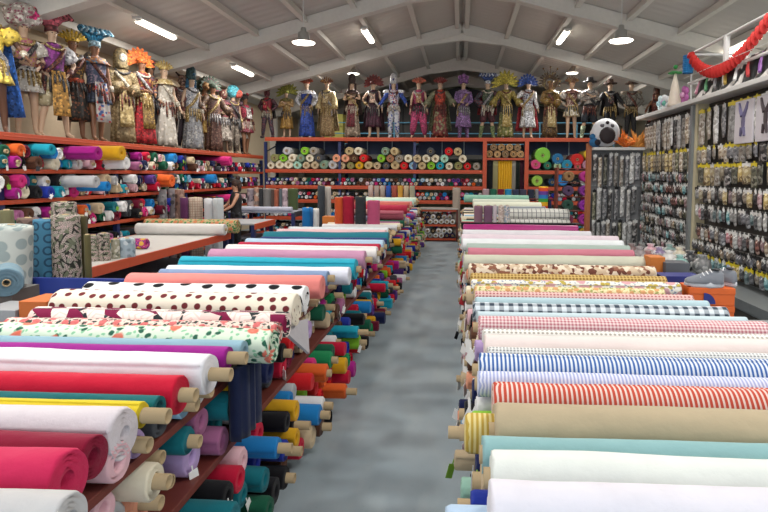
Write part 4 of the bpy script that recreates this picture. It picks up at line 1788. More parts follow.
        m.ball((0, -.04, 1.70), .12, 8)
        m.ball((0, -.15, 1.66), .06, 6)
        cl(p, m, 'mask', b)


def mannequin(loc, rz, label, arms, legs, skin, top, slv, lower, lowc, head, hc, extra=(), name='mannequin', group='costumed mannequins', scale=1.0, cat='mannequin'):
    p = empty(name, loc, rz)
    p.scale = (scale,) * 3
    b = bpy.data.objects.new('body', body_mesh(arms, legs))
    col.objects.link(b)
    b.parent = p
    b.material_slots[0].link = 'OBJECT'
    b.material_slots[0].material = m_plain(skin, .45)
    if top:
        garment_top(p, top)
    if slv:
        mt, st = slv
        if st == 'puff':
            sleeves(p, arms, mt, .085, .075, .05, .3, .04)
        elif st == 'wide':
            sleeves(p, arms, mt, .085, .085, .12)
        elif st == 'short':
            sleeves(p, arms, mt, .085, .07, .05, .3)
        else:
            sleeves(p, arms, mt)
    if lower == 'skirt':
        skirt(p, lowc)
    elif lower == 'mini':
        skirt(p, lowc, 1.02, .68, .15, .235, .14, 11)
    elif lower == 'midi':
        skirt(p, lowc, 1.02, .35, .15, .23, .15, 9)
    elif lower == 'gown':
        skirt(p, lowc, 1.03, .06, .15, .23, .16, 9)
    elif lower == 'robe':
        skirt(p, lowc, 1.36, .07, .17, .22, .13, 8, 'robe', .8)
    elif lower == 'pants':
        trousers(p, legs, lowc)
    elif lower == 'baggy':
        trousers(p, legs, lowc, False, 1.35)
    elif lower == 'shorts':
        trousers(p, legs, lowc, True, 1.1)
    for k_, mt in extra:
        if k_ == 'cape':
            cape(p, mt)
        elif k_ == 'shortcape':
            cape(p, mt, 1.46, .75, .2, .30)
        elif k_ == 'tabard':
            tabard(p, mt)
        elif k_ == 'belt':
            belt(p, mt)
        elif k_ == 'collar':
            collar(p, mt)
        elif k_ == 'pauldrons':
            pauldrons(p, mt)
        elif k_ == 'boots':
            boots(p, legs, mt)
        elif k_ == 'breast':
            tabard(p, mt, 1.40, 1.08, .07, 'breastplate')
        elif k_ == 'wings':
            m = MB()
            for s in (-1, 1):
                for i in range(5):
                    blade(m, (s * .1, .12, 1.35), s * (.8 + .3 * i), .5 - .05 * i, .14, .1, 0)
            cl(p, m, 'wing', mt, False)
    rq = random.Random(len(label) * 31 + int(loc[0] * 50) + int(loc[1] * 70))
    if cat == 'mannequin':
        bits = [O_('a8873c', '6c4a26', 'd6c08a', 24), O_('8c8a8e', 'c9c6c4', '4a484c', 24), O_('6a2a2c', 'a8603a', '2a1a1c', 24), O_('3a3a40', '77706a', '1c1a1c', 24), O_('c9bda6', '8f8270', 'e2dacb', 24)]
        # sash slung from one shoulder to the other hip
        s = rq.choice((-1, 1))
        m = MB()
        pts = [(s * .15, .04, 1.47), (s * .13, -.10, 1.40), (s * .03, -.155, 1.25), (-s * .09, -.155, 1.10), (-s * .165, -.06, 1.0), (-s * .17, -.08, .85), (-s * .18, -.09, .68)]
        m.tube(pts, [.02, .03, .035, .035, .035, .03, .02], 7)
        cl(p, m, 'sash', rq.choice(bits))
        # strings of pendants round the hips
        m = MB()
        for k in range(9):
            a_ = -PI / 2 + (k - 4) * .33
            x_, y_ = .17 * math.cos(a_), .15 * math.sin(a_)
            ln = rq.uniform(.12, .34)
            m.tube([(x_, y_, 1.0), (x_ * 1.16, y_ * 1.2, 1.0 - ln * .6), (x_ * 1.2, y_ * 1.25, 1.0 - ln)], [.012, .022, .014], 5)
        cl(p, m, 'fringe', rq.choice(bits))
        for s in (-1, 1):
            m = MB()
            el, wr = ARMS[arms][0 if s < 0 else 1]
            e_, w2 = Vector((s * el[0], el[1], el[2])), Vector((s * wr[0], wr[1], wr[2]))
            m.tube([e_.lerp(w2, .55), e_.lerp(w2, .95)], [.05, .042], 10)
            cl(p, m, 'cuff', bits[rq.randrange(5)])
        m = MB()
        m.tube([(.13 * math.cos(t_), -.02 + .10 * math.sin(t_) - .03, 1.47 - .09 * max(0, -math.sin(t_))) for t_ in [2 * PI * k / 12 for k in range(13)]], .022, 6)
        cl(p, m, 'necklace', bits[rq.randrange(5)])
    if head:
        headgear(p, head, hc[0], hc[1])
    tag(p, label, cat, group)
    return p


def shade(h, k):
    v = [int(h[i:i + 2], 16) for i in (0, 2, 4)]
    g = sum(v) / 3
    return ''.join('%02x' % max(0, min(255, int((g + (x - g) * .85) * k))) for x in v)


def F_(h, *a):
    return m_ornate(shade(h, .92), shade(h, .62), shade(h, 1.25), 26, .7)


def O_(h1, h2, h3, sc=16, rough=.6):
    return m_ornate(shade(h1, .85), shade(h2, .9), shade(h3, .95), sc * 1.9, rough)


S_ = m_satin
SK, SK2, BR = 'c7a78c', 'b79a82', '8c6248'
gold = O_('8a6a2c', 'c59b45', '5a3b22', 22, .4)
goldl = O_('c9ad6c', 'a07c3c', 'e2d2a2', 20, .45)
redgold = O_('8f1f22', 'c08a35', '3a1c18', 20, .5)
silver = O_('c4c2c6', '8c8b94', 'ececef', 22, .4)
brownm = O_('5a3c2a', '8c6a4a', '2c1e18', 18)
whitem = O_('d8d2c6', 'b5aa98', 'f0ece2', 16)
floral = O_('c9bfb4', 'a8506a', 'e8e2da', 14)

# left row: px of the figure, then the costume
LEFTM = [
    (-6, 'out', 'stride', '6a4a3a', F_('d9b93a'), (F_('d9b93a'), 'puff'), 'mini', F_('dfc04a'), 'hair', (F_('2a1a16'), F_('2450a8')), [('cape', F_('2a5fb5'))], 'mannequin in a yellow frilled dress, leftmost of the left rack row'),
    (28, 'front', 'straight', SK, O_('c98a8c', 'c9a24c', 'b0406a', 16), (whitem, 'puff'), 'mini', whitem, 'flowerhead', (floral, F_('c22a6c')), [('belt', O_('d9d4cc', '3a3040', 'efe9e2', 16))], 'mannequin with big white floral headdress and frilly short skirt on left rack'),
    (56, 'hips', 'wide', SK, F_('7c2c7c'), (F_('dadbe0'), 'puff'), 'shorts', O_('c3b387', 'a18c52', 'ded2ac', 12), 'plumes', (F_('c95a6a'), F_('6a2a2c')), [('tabard', F_('b9873a')), ('belt', F_('2c2226'))], 'barefoot mannequin with white puff sleeves, purple vest and knee breeches'),
    (76, 'down', 'straight', BR, O_('4a3020', 'b5852a', '1e1612', 16), None, 'midi', O_('23201f', '4a3326', '8a4a2a', 14), 'crown', (F_('c9a227'), gold), [('wings', O_('4a3320', '8a6a2c', '2a1c14', 12)), ('belt', F_('b5462a'))], 'dark brown and gold costumed mannequin behind the purple vest one'),
    (98, 'down', 'stride', BR, O_('4f5f80', '7a6a8c', 'a08aa0', 16), None, 'mini', F_('30384c'), 'plumes', (F_('1f6f95'), F_('8fb4c6')), [('collar', O_('a05a2c', '2f6f95', 'c08a4a', 14)), ('tabard', O_('c9c4c0', '2f55a0', 'c43a3a', 10))], 'mannequin with curling blue feather headdress and blue tunic'),
    (124, 'front', 'straight', '9c7c5a', O_('8f7a52', '6f5c3c', 'b09a6c', 20), (O_('8f7a52', '6f5c3c', 'b09a6c', 20), 'wide'), 'robe', O_('a58c62', '7c6540', 'c2ac80', 12), 'hood', (F_('94815a'), F_('d3ccba')), [('tabard', O_('b99c5c', '8f7440', 'd0b880', 12))], 'golden brown hooded mannequin in a long robe on left rack'),
    (144, 'front', 'straight', BR, redgold, (O_('1f1a22', '7c2030', 'a87c3a', 18), 'full'), 'gown', F_('b01c24'), 'feathers', (F_('e2641e'), F_('e8952a')), [('tabard', gold), ('belt', goldl)], 'red and gold costumed mannequin with flame orange headdress'),
    (152, 'down', 'stride', BR, O_('2a2230', '6c2a3a', '8f6a3a', 16), None, 'pants', F_('1d1a22'), 'hair', (F_('241a18'), F_('8a2a3a')), [], 'dark clad mannequin squeezed between the red-gold and white gowned ones'),
    (166, 'mixed', 'straight', SK, O_('cdc5b6', 'b5aa98', 'e6e0d4', 12), None, 'gown', O_('cfc8bb', 'b8ae9c', 'e2dccf', 9), 'crown', (O_('c9a54c', 'e2c97c', '9a7a34', 16), goldl), [('collar', goldl)], 'mannequin in a cream draped gown with spiky golden crown'),
    (184, 'out', 'straight', BR, O_('5a3030', '8f6a5a', '2c2024', 16), (brownm, 'full'), 'pants', F_('2a1c26'), 'mask', (O_('7c5a4a', 'a8887a', '4a3028', 16), F_('3a2420')), [('pauldrons', F_('6c3030')), ('boots', F_('cdc4b4'))], 'mannequin with brown horned mask, maroon trousers and pale boots'),
    (193, 'down', 'straight', SK2, O_('b9b9bd', '6c7c90', 'e2e2e6', 16), None, 'gown', O_('9fa2a8', 'c9c6c0', '6c6a6c', 12), 'tall', (F_('2c4c50'), F_('1f5a80')), [('cape', O_('d6d3d0', '8f9096', 'f0f0f0', 10))], 'silver grey gowned mannequin with dark teal headdress'),
    (206, 'hips', 'straight', BR, O_('a4552c', 'c28a3a', '5c2c20', 14), None, 'skirt', O_('c79a3e', 'a3762c', 'e0bf6c', 10), 'lion', (O_('3a4a30', '6a5a30', '25301f', 14), O_('8f5c2c', 'b88a4a', '5a3018', 14)), [('boots', F_('c9bda6'))], 'mannequin with green maned lion mask and golden skirt'),
    (214, 'out', 'wide', BR, brownm, (brownm, 'wide'), 'robe', O_('6a4034', '94705c', '3c241e', 14), 'feathers', (F_('3a4a3c'), F_('8a4a5a')), [], 'brown robed mannequin with dark green and rose fan headdress'),
    (224, 'front', 'straight', SK2, O_('94404a', 'b0887c', '5c3036', 16), (brownm, 'full'), 'midi', O_('a3988c', '7a6c62', 'c9beb2', 12), 'mask', (O_('8a3a3a', 'b89a7c', '4c2424', 18), F_('c9b7a0')), [('collar', F_('7c3a44'))], 'mannequin with reddish mask and grey knee-length skirt'),
    (234, 'down', 'straight', SK2, O_('5c3a40', '8c6a6a', '30222a', 16), None, 'pants', O_('8a7c6e', 'b0a492', '5c5048', 12), 'balloon', (F_('45a6b8'), F_('b54a3c')), [('pauldrons', F_('4c3038'))], 'mannequin topped by a round turquoise and red headdress'),
    (243, 'front', 'straight', SK, O_('c9c6c2', '8a8f94', 'a0404a', 16), None, 'skirt', O_('b9b2a6', '8c857c', 'd9d4ca', 12), 'feathers', (F_('c5d3da'), F_('dfe3e4')), [], 'mannequin with pale icy feather headdress near rack corner'),
    (252, 'down', 'stride', BR, F_('a82c44'), (F_('a82c44'), 'short'), 'mini', O_('b23a50', 'd0a0a8', '6c2030', 14), 'hair', (F_('2c2022'), F_('a82c3c')), [('breast', F_('d9cdc9'))], 'mannequin in a crimson jacket at the far end of left row'),
    (259, 'down', 'straight', SK, F_('6c3a4a'), None, 'pants', O_('3c3c50', '7a7080', '222434', 14), 'hat', (F_('33404f'), F_('8a2a3a')), [('boots', F_('c0b7a8'))], 'mannequin in plum top and dark hat at the rack corner'),
]
for i, (px, ar, lg, sk, tp, sv, lw, lc, hd, hc, ex, lab) in enumerate(LEFTM):
    X = -6.45 - .20 * (i % 2)
    Y = at_x(px, 136 + 20 * px / 260, X).y
    Y = min(Y, 16.6)
    mannequin((X, Y, 2.47), R(40 + (i * 37) % 25), lab, ar, lg, sk, tp, sv, lw, lc, hd, hc, ex)

REARM = [
    (269, 'hips', 'wide', BR, F_('9c2734'), (O_('5c3440', '8a5a60', '2c1c26', 18), 'full'), 'pants', O_('3a3444', '6c6072', '8a3a44', 16), 'mask', (O_('8a3a44', 'b5707a', '4c2028', 20), F_('6c2a34')), [('breast', F_('b8323e')), ('boots', F_('4a3c46')), ('shortcape', F_('4c4a44'))], 'mannequin in crimson armour-like vest, leftmost on the back rack'),
    (288, 'crossed', 'straight', SK, O_('c99a52', 'e2c08a', '8c6230', 16), (O_('c99a52', 'e2c08a', '8c6230', 16), 'full'), 'midi', O_('b5822c', 'd6a94c', '8a6020', 12), 'bigfeathers', (F_('8f9232'), F_('2a2c26')), [('belt', gold), ('collar', O_('6c6a34', 'a89a44', '33301c', 14))], 'gold clad mannequin under a wide yellow green feather fan'),
    (308, 'hips', 'straight', SK, F_('2a44a0'), (F_('dcdde4'), 'full'), 'gown', F_('2444a4'), 'crown', (F_('a8482c'), F_('c9c9cc')), [('collar', F_('d6d9e2')), ('tabard', F_('3150b0')), ('boots', F_('e4e2e4')), ('belt', F_('1b1c2c'))], 'mannequin in royal blue and white robe with rust spiky crown'),
    (328, 'down', 'straight', SK2, goldl, (goldl, 'wide'), 'robe', O_('9a7c4c', 'b89a68', '6e5430', 16), 'crown', (O_('8c4a2c', 'c9a24c', '6c3020', 14), goldl), [('cape', O_('a88c5c', '7e6640', 'c7ae80', 12)), ('breast', O_('cdb27a', 'a4864c', 'e0cea2', 12))], 'mannequin in wide beige gold robe with rust crown'),
    (353, 'crossed', 'straight', SK, None, None, 'robe' if False else 'gown', O_('a38c74', '7c6a56', 'c2ad94', 12), 'tall', (F_('3a2a26'), F_('4a3430')), [('tabard', F_('6c1f2a')), ('shortcape', F_('3c2a28')), ('collar', F_('4a302a'))], 'bare chested mannequin with crossed arms and dark tall headdress'),
    (374, 'mixed', 'stride', SK, F_('3c1826'), None, 'midi', F_('451a2e'), 'feathers', (F_('6c2420'), F_('35181c')), [('cape', F_('33141f')), ('breast', F_('c2a08a'))], 'mannequin in dark wine dress with slit and rusty feathers'),
    (394, 'out', 'straight', SK, O_('d9dae2', '3a50a0', 'c43a44', 14), (F_('2a48a4'), 'full'), 'pants', O_('dfe0e6', '9aa0b0', '3450a4', 9), 'tall', (silver, F_('4a4a80')), [('pauldrons', F_('e4e4ea')), ('breast', O_('e6e6ea', 'c2333c', '2f4aa0', 12)), ('boots', O_('d9dae0', '33468c', 'efeff2', 12))], 'mannequin in white and blue robot armour with grey helmet'),
    (419, 'down', 'wide', SK, F_('a8325c'), None, 'baggy', F_('b23a68'), 'crown', (F_('b4553c'), F_('8c3040')), [('shortcape', F_('a63a60')), ('breast', O_('b5875a', '8c5c3a', 'd0aa7c', 12)), ('belt', F_('35121f'))], 'mannequin in raspberry pink harem trousers and top'),
    (440, 'out', 'straight', SK, F_('a83424'), (O_('7a7c5c', '97976f', '5c5c44', 12), 'wide'), 'gown', O_('7c1f24', 'a8503a', '8a8a62', 7), 'crown', (F_('7c2420'), F_('5a1c1c')), [('cape', F_('7c7d5c')), ('breast', F_('b53a26'))], 'mannequin in brick red tunic with wide olive sleeves'),
    (463, 'front', 'stride', SK, F_('7c5a8c'), (F_('85629a'), 'full'), 'midi', F_('7f5c92'), 'turban', (F_('7a4a86'), F_('8f5a98')), [('collar', F_('8f6ca2')), ('belt', F_('6c4a7c')), ('boots', F_('6a4a78'))], 'mannequin in all purple dress with purple puffed turban'),
    (487, 'hips', 'wide', SK, O_('3a4c36', '6c7c5a', '223026', 16), (O_('2c2c3a', '8a2a34', '4a4a54', 14), 'wide'), 'shorts', F_('4a1c24'), 'plumes', (F_('31457c'), F_('b9bfc9')), [('shortcape', F_('9c2430')), ('boots', F_('6a7a4a'))], 'mannequin with blue and white hat, green coat and red cape'),
    (505, 'out', 'straight', SK2, O_('a08a34', 'c2ad52', '6c5a22', 14), (O_('a08a34', 'c2ad52', '6c5a22', 14), 'wide'), 'gown', O_('7c8038', 'a8a24c', 'c9b98a', 9), 'bigfeathers', (F_('b7a634'), F_('7c8a34')), [('tabard', O_('c2a24c', 'd9c48a', '8c7434', 12)), ('belt', gold)], 'mannequin in olive gold gown under huge yellow feather fan'),
    (527, 'mixed', 'straight', SK, O_('c9c9cc', '8c3a40', '34446c', 14), (F_('c9c6c6'), 'full'), 'midi', F_('d2cfcc'), 'feathers', (F_('2c4a9a'), F_('a0a4b8')), [('cape', F_('b02c34')), ('tabard', F_('c4c6cc'))], 'mannequin in white skirt with red cape and blue headdress'),
    (549, 'front', 'straight', '7c5838', gold, (gold, 'wide'), 'robe', O_('6c5030', '94703c', '3c2a1c', 16), 'sunburst', (O_('7a5a2c', 'b8903c', '3c2c1c', 16), O_('5c4026', 'a8904c', '2a1e14', 12)), [('collar', gold), ('tabard', goldl)], 'dark gold robed mannequin with round sunburst halo'),
    (570, 'hips', 'stride', SK, O_('7c3a3c', 'b89070', 'd0b8a0', 16), (F_('cfc6bd'), 'puff'), 'mini', O_('c9b890', 'd2a83c', 'e4dccb', 10), 'crown', (O_('8a5a3a', 'c09a5a', '5a3424', 16), gold), [('collar', O_('6c2c34', 'c9a080', '8c4a44', 14))], 'mannequin with rose bodice, white puff sleeves and short skirt'),
    (588, 'crossed', 'wide', SK, O_('a89c90', '6a5c58', 'c9c0b6', 16), (O_('a89c90', '6a5c58', 'c9c0b6', 16), 'full'), 'shorts', F_('232a34'), 'hat', (F_('3a3a3c'), F_('5a4a44')), [('belt', F_('1c1c20')), ('boots', F_('8a9a7c'))], 'mannequin in grey brown jacket with dark shorts and cap'),
    (608, 'out', 'straight', SK2, F_('1d1c20'), (F_('1d1c20'), 'full'), 'pants', F_('1c1b1f'), 'hat', (O_('5a3a34', '8c6a54', '2c1e1c', 18), F_('5a3a34')), [('breast', O_('2a2428', '8a7c74', '6c3034', 14)), ('shortcape', F_('1a1a1e'))], 'mannequin in black suit and brown feathered hat'),
    (629, 'hips', 'straight', SK, O_('8c8578', 'b5aca0', '5a544c', 14), (O_('8c8578', 'b5aca0', '5a544c', 14), 'full'), 'pants', F_('1b1a1e'), 'hat', (O_('6c4a3c', '94745c', '3c2a24', 16), F_('4c342c')), [('belt', F_('2c2624')), ('pauldrons', F_('8a7c6a'))], 'mannequin in grey shirt and black trousers, right of the black suited one'),
    (654, 'out', 'straight', BR, O_('7c2a24', '4a3a34', 'a05a3c', 14), None, 'mini', F_('8c2424'), 'tall', (O_('5c3424', '8c4a30', '331e18', 14), F_('6c2c24')), [('boots', F_('25201f')), ('cape', F_('4c3a30'))], 'mannequin with tall rusty plumed headdress, rightmost on back rack'),
]
platform_x = []
for i, (px, ar, lg, sk, tp, sv, lw, lc, hd, hc, ex, lab) in enumerate(REARM):
    a = at_y(px, 137, 17.6)
    mannequin((a.x, 17.5, 3.04), R(-6 + (i * 29) % 14), lab, ar, lg, sk, tp, sv, lw, lc, hd, hc, ex, scale=.80 if px > 640 else .84 if px < 290 else 1.0 if px < 600 else .97)

# the person at the cutting table
p = mannequin((-5.25, 12.85, 0), R(-55), 'person with dark bun leaning over the grey cutting table in a black vest', 'reach', 'straight', 'b98a70', F_('1a1a1f'), (F_('b98a70'), 'none') if False else None,
              'pants', F_('23262e'), None, None, [('boots', F_('1c1c1e'))], name='person', group=None, cat='person')
m = MB()
m.ball((0, .02, 1.70), .105, 9, (1, 1.1, 1.05))
m.ball((0, .06, 1.83), .055, 7)
m.loft([ell(0, .08, z, r, r * .6, 12) for z, r in ((1.68, .09), (1.58, .08), (1.50, .05))])
cl(p, m, 'hair', F_('3a2218'))
F_ = m_fabric
# ---------------------------------------------------------------- accessory wall on the right
WX = 3.5
WHITE = m_plain('dcdcda', .45)
CREAMP = m_plain('cfc6a6', .55)
PEG = m_plain('45423f', .7)
METAL = m_plain('8f9598', .35, .4)
t = empty('display_wall', (WX, 8.2, 0))


def bb(name, mat, x0, x1, y0, y1, z0, z1, parent=None, o=None, bevel=0.0):
    o = o or Vector((0, 0, 0))
    m = MB()
    m.bx(x0 - o[0], x1 - o[0], y0 - o[1], y1 - o[1], z0 - o[2], z1 - o[2])
    return m.build(name, mat, parent, bevel=bevel)


O = t.location
bb('peg_panel', PEG, WX + .10, WX + .14, 5.2, 8.45, 0, 3.0, t, O)
bb('peg_panel', PEG, WX + .10, WX + .14, 8.55, 10.95, 0, 3.0, t, O)
bb('top_shelf', WHITE, WX - .18, WX + .32, 5.2, 10.95, 2.99, 3.05, t, O, .005)
bb('post', CREAMP, WX - .06, WX + .12, 8.44, 8.54, 0, 3.0, t, O)
bb('post', METAL, WX - .10, WX - .05, 8.52, 8.60, 0, 3.0, t, O)
bb('post', CREAMP, WX - .04, WX + .12, 5.2, 5.3, 0, 3.0, t, O)
bb('base_shelf', METAL, WX - .55, WX + .1, 5.2, 8.4, .54, .60, t, O)
bb('base_panel', PEG, WX - .53, WX - .50, 5.2, 8.4, 0, .54, t, O)
bb('base_rim', METAL, WX - .57, WX - .53, 5.2, 8.4, .56, .66, t, O)
NEARROWS = ((2.86, .48, .19), (2.33, .21, .14), (2.08, .27, .15), (1.76, .19, .11), (1.50, .18, .09), (1.22, .18, .09), (.98, .12, .08), (.82, .17, .10))
FARROWS = ((2.86, .50, .13), (2.33, .33, .13), (1.98, .14, .075), (1.79, .13, .075), (1.60, .14, .075), (1.41, .13, .075), (1.22, .14, .075), (1.03, .14, .075), (.84, .14, .075), (.65, .14, .09))
for rows, y0, y1 in ((NEARROWS, 5.3, 8.42), (FARROWS, 8.62, 10.85)):
    for (z, h, w_) in rows:
        m = MB()
        m.tube([(WX - .02 - O.x, y0 - O.y, z + .03), (WX - .02 - O.x, y1 - O.y, z + .03)], .010, 6)
        m.build('rail', m_plain('6b6a68', .4, .5), t)
tag(t, 'long pegboard wall of hanging accessory packs with white top shelf', 'display wall')

GLOSS = .25


def packmat(a, b, c, sc=30):
    key = ('pack', a, b, c)
    if key not in _mats:
        tt = NT('packed_goods')
        v = tt.uv(kind='Object')
        nd = tt.n('ShaderNodeTexVoronoi')
        nd.inputs['Scale'].default_value = sc
        nd.inputs['Randomness'].default_value = 1
        tt.l(v, nd.inputs['Vector'])
        s = tt.sep(nd.outputs[1])
        x = tt.mix(tt.step(s[0], .5), hexc(a), hexc(b))
        x = tt.mix(tt.step(s[1], .7), x, hexc(c))
        oi = tt.n('ShaderNodeObjectInfo')
        hs = tt.n('ShaderNodeHueSaturation')
        tt.l(tt.math('MULTIPLY_ADD', oi.outputs['Random'], .8, .45), hs.inputs['Value'])
        tt.l(tt.math('MULTIPLY_ADD', oi.outputs['Random'], .5, .4), hs.inputs['Saturation'])
        tt.l(x, hs.inputs['Color'])
        x = hs.outputs[0]
        nz = tt.noise(v, 30, 3)
        tt.bump(nz[0], .5, .01)
        _mats[key] = tt.fin(x, .3)
    return _mats[key]


PK = {
    'tan': packmat('b5a58c', '8c745a', 'ded6c8'), 'dark': packmat('2e2b2e', '55504f', 'a9a5a2'), 'gold': packmat('b59a4a', 'd3c08a', '7c6030'),
    'clear white': packmat('c9c9c6', 'a3a2a0', 'e8e8e6'), 'pink': packmat('c99aa0', 'a5606c', 'e6d0d2'), 'teal': packmat('2f7f8a', '7fb4b8', 'c9d9d8'),
    'grey': packmat('85858a', '5e5f66', 'b9babd'), 'rust': packmat('8c4a38', '5c3028', 'c9a28c'), 'olive': packmat('76754a', '4c4c34', 'b5b28c'), 'blue': packmat('3a5590', '7a90b8', 'c9d2df')}
HEAD = {'yellow': m_plain('d8c52c', .5), 'white': m_plain('e2e2df', .5), 'black': m_plain('1c1c1e', .5)}
_pk = {}


def pack_mesh(h, w_):
    k = (h, w_)
    if k in _pk:
        return _pk[k]
    m = MB()
    rows = []
    for tt, q in ((0, .15), (.08, .7), (.3, 1), (.6, 1.0), (.88, .6), (1, .12)):
        z = -h * tt
        d = .032 * q
        wd = w_ / 2 * (.94 if 0 < tt < 1 else .86)
        rows.append([(-d * math.sin(PI * i / 6) - .004, -wd + 2 * wd * i / 6, z + .008 * math.sin(i * 2.1)) for i in range(7)] + [(.004, wd, z), (.004, -wd, z)])
    m.loft(rows)
    a = m.data('pack', [COREM], True)
    m = MB()
    m.box((-.012, 0, .0), (.012, w_ * .9, .045 if h < .4 else .05))
    m.box((-.012, 0, .03), (.006, w_ * .2, .03))
    b = m.data('header_card', [COREM])
    _pk[k] = (a, b)
    return _pk[k]


def pack(loc, rz, h, w_, kind, head, label, group):
    a, b = pack_mesh(h, w_)
    o = bpy.data.objects.new('accessory_pack', a)
    col.objects.link(o)
    o.location = loc
    o.rotation_euler = (0, 0, rz)
    o.material_slots[0].link = 'OBJECT'
    o.material_slots[0].material = PK[kind]
    c = bpy.data.objects.new('header_card', b)
    col.objects.link(c)
    c.parent = o
    c.material_slots[0].link = 'OBJECT'
    c.material_slots[0].material = HEAD[head]
    tag(o, label, 'accessory pack', group)
    return o


rp = random.Random(9)
names = ['top', 'second', 'third', 'fourth', 'fifth', 'sixth', 'seventh', 'eighth', 'ninth', 'tenth']
rowpal = {('n', 0): ['clear white', 'clear white', 'tan', 'grey', 'clear white'], ('n', 1): ['tan', 'dark', 'gold', 'grey', 'tan'], ('n', 2): ['gold', 'tan', 'gold', 'dark', 'olive'],
          ('n', 3): ['dark', 'tan', 'gold', 'clear white', 'pink'], ('n', 4): ['dark', 'clear white', 'grey', 'teal', 'pink', 'clear white'], ('n', 5): ['tan', 'clear white', 'grey', 'pink', 'rust'],
          ('n', 6): ['dark', 'tan', 'grey'], ('n', 7): ['gold', 'teal', 'tan', 'grey', 'teal', 'blue'], ('f', 0): ['tan', 'clear white', 'tan', 'dark'], ('f', 1): ['gold', 'olive', 'tan', 'gold']}
ydone = {('n', 1), ('n', 2), ('n', 7), ('n', 0), ('f', 1)}
for sec, rows, y0, y1 in (('n', NEARROWS, 5.45, 8.40), ('f', FARROWS, 8.66, 10.85)):
    for ri, (z, h, w_) in enumerate(rows):
        y = y0 + rp.uniform(0, .04)
        while y < y1:
            k = rp.choice(rowpal.get((sec, ri), ['pink', 'clear white', 'dark', 'rust', 'tan', 'grey', 'olive', 'teal'] if sec == 'f' else ['tan', 'grey']))
            hd = 'yellow' if (sec, ri) in ydone and rp.random() < .7 else 'white' if rp.random() < .7 else 'black'
            pl = 'before the cream post' if sec == 'n' else 'beyond the cream post'
            pack((WX - .04 - rp.uniform(0, .02), y, z), rp.uniform(-.3, .3), round(h * rp.choice((1, 1, .85, .75)), 3), w_ * rp.choice((1, .8)), k, hd,
                 '%s pack with %s header in %s row of accessory wall, %s' % (k, hd, names[ri], pl), 'packs in the %s row %s' % (names[ri], pl))
            y += w_ * rp.uniform(.95, 1.3)
# two white costume sheets with a printed figure, upper right
for y, h in ((7.0, '6f6a8c'), (6.5, '4a4044')):
    p = empty('costume_pack', (WX - .09, y, 2.33))
    m = MB()
    m.box((0, 0, .27), (.03, .44, .52))
    m.build('sheet', m_plain('d9d5dc', .35), p, bevel=.008)
    m = MB()
    m.ball((-.018, 0, .27), .065, 8, (.15, .7, 1.7))
    for s in (-1, 1):
        m.tube([(-.02, s * .02, .34), (-.02, s * .07, .42), (-.02, s * .10, .50)], [.03, .022, .014], 6)
        m.tube([(-.02, s * .02, .20), (-.02, s * .045, .10)], [.026, .018], 6)
    m.build('printed_garment', m_plain(h, .5), p)
    tag(p, 'large white sheet pack with %s garment shape high on accessory wall' % ('violet' if h[0] == '6' else 'charcoal'), 'costume pack')

# front-facing wig panel
t = empty('wig_display', (3.0, 11.0, 0))
O = t.location
bb('peg_panel', m_plain('8a8a8c', .6), 2.50, 3.50, 11.02, 11.06, 0, 2.42, t, O)
bb('top_shelf', WHITE, 2.50, 3.46, 10.74, 11.06, 2.42, 2.47, t, O)
bb('post', m_plain('b3683c', .5), 2.42, 2.50, 10.92, 11.06, 0, 2.55, t, O)
for z in (2.38, 1.74, 1.10):
    m = MB()
    m.tube([(2.5 - O.x, -.03, z), (3.48 - O.x, -.03, z)], .01, 6)
    m.build('rail', METAL, t)
tag(t, 'grey panel of long wig packs facing the viewer with a white ledge', 'display panel')
for ri, z in enumerate((2.34, 1.70, 1.06)):
    x = 2.57
    while x < 3.42:
        k = rp.choice(['grey', 'clear white', 'clear white', 'tan', 'olive', 'grey', 'dark', 'grey'])
        pack((x, 10.93, z - rp.choice((0, 0, .03, .06))), R(90) + rp.uniform(-.25, .25), rp.choice((.60, .55, .48)), rp.choice((.095, .075)), k, rp.choice(['white', 'black', 'white']), 'long %s wig pack in %s row of the panel facing the aisle' % (k, names[ri]), 'wig packs on the facing panel')
        x += rp.uniform(.085, .12)

# ---- white rail frame above the wall
t = empty('rail_frame', (WX, 7.5, 3.05))
O = t.location
for z, y0 in ((3.80, 8.95), (3.36, 8.95)):
    m = MB()
    m.tube([(0, 5.0 - O.y, z - O.z), (0, y0 - O.y, z - O.z)], .022, 10)
    m.build('rail', WHITE, t, smooth=True)
    m = MB()
    m.tube([(0, y0 - O.y, z - O.z - (.0 if z > 3.5 else 0)), (1.2, y0 - O.y, z - O.z)], .018, 8)
    m.build('rail', WHITE, t, smooth=True)
for y in (7.75, 5.9):
    m = MB()
    m.bx(-.03, .03, y - O.y - .03, y - O.y + .03, 0, .76)
    m.build('post', WHITE, t, bevel=.004)
m = MB()
m.bx(1.15, 1.2, 1.42, 1.47, -.05, .75)
m.build('post', WHITE, t)
m = MB()
m.tube([(.02, 8.9 - O.y, 0), (.02, 8.95 - O.y, .75)], .014, 8)
m.build('post', WHITE, t)
m = MB()
m.tube([(-.1, 5.2 - O.y, .38), (-.1, 8.9 - O.y, .38)], .004, 5)
m.build('wire', WHITE, t)
tag(t, 'white tube railing frame on top of the accessory wall', 'rail frame')

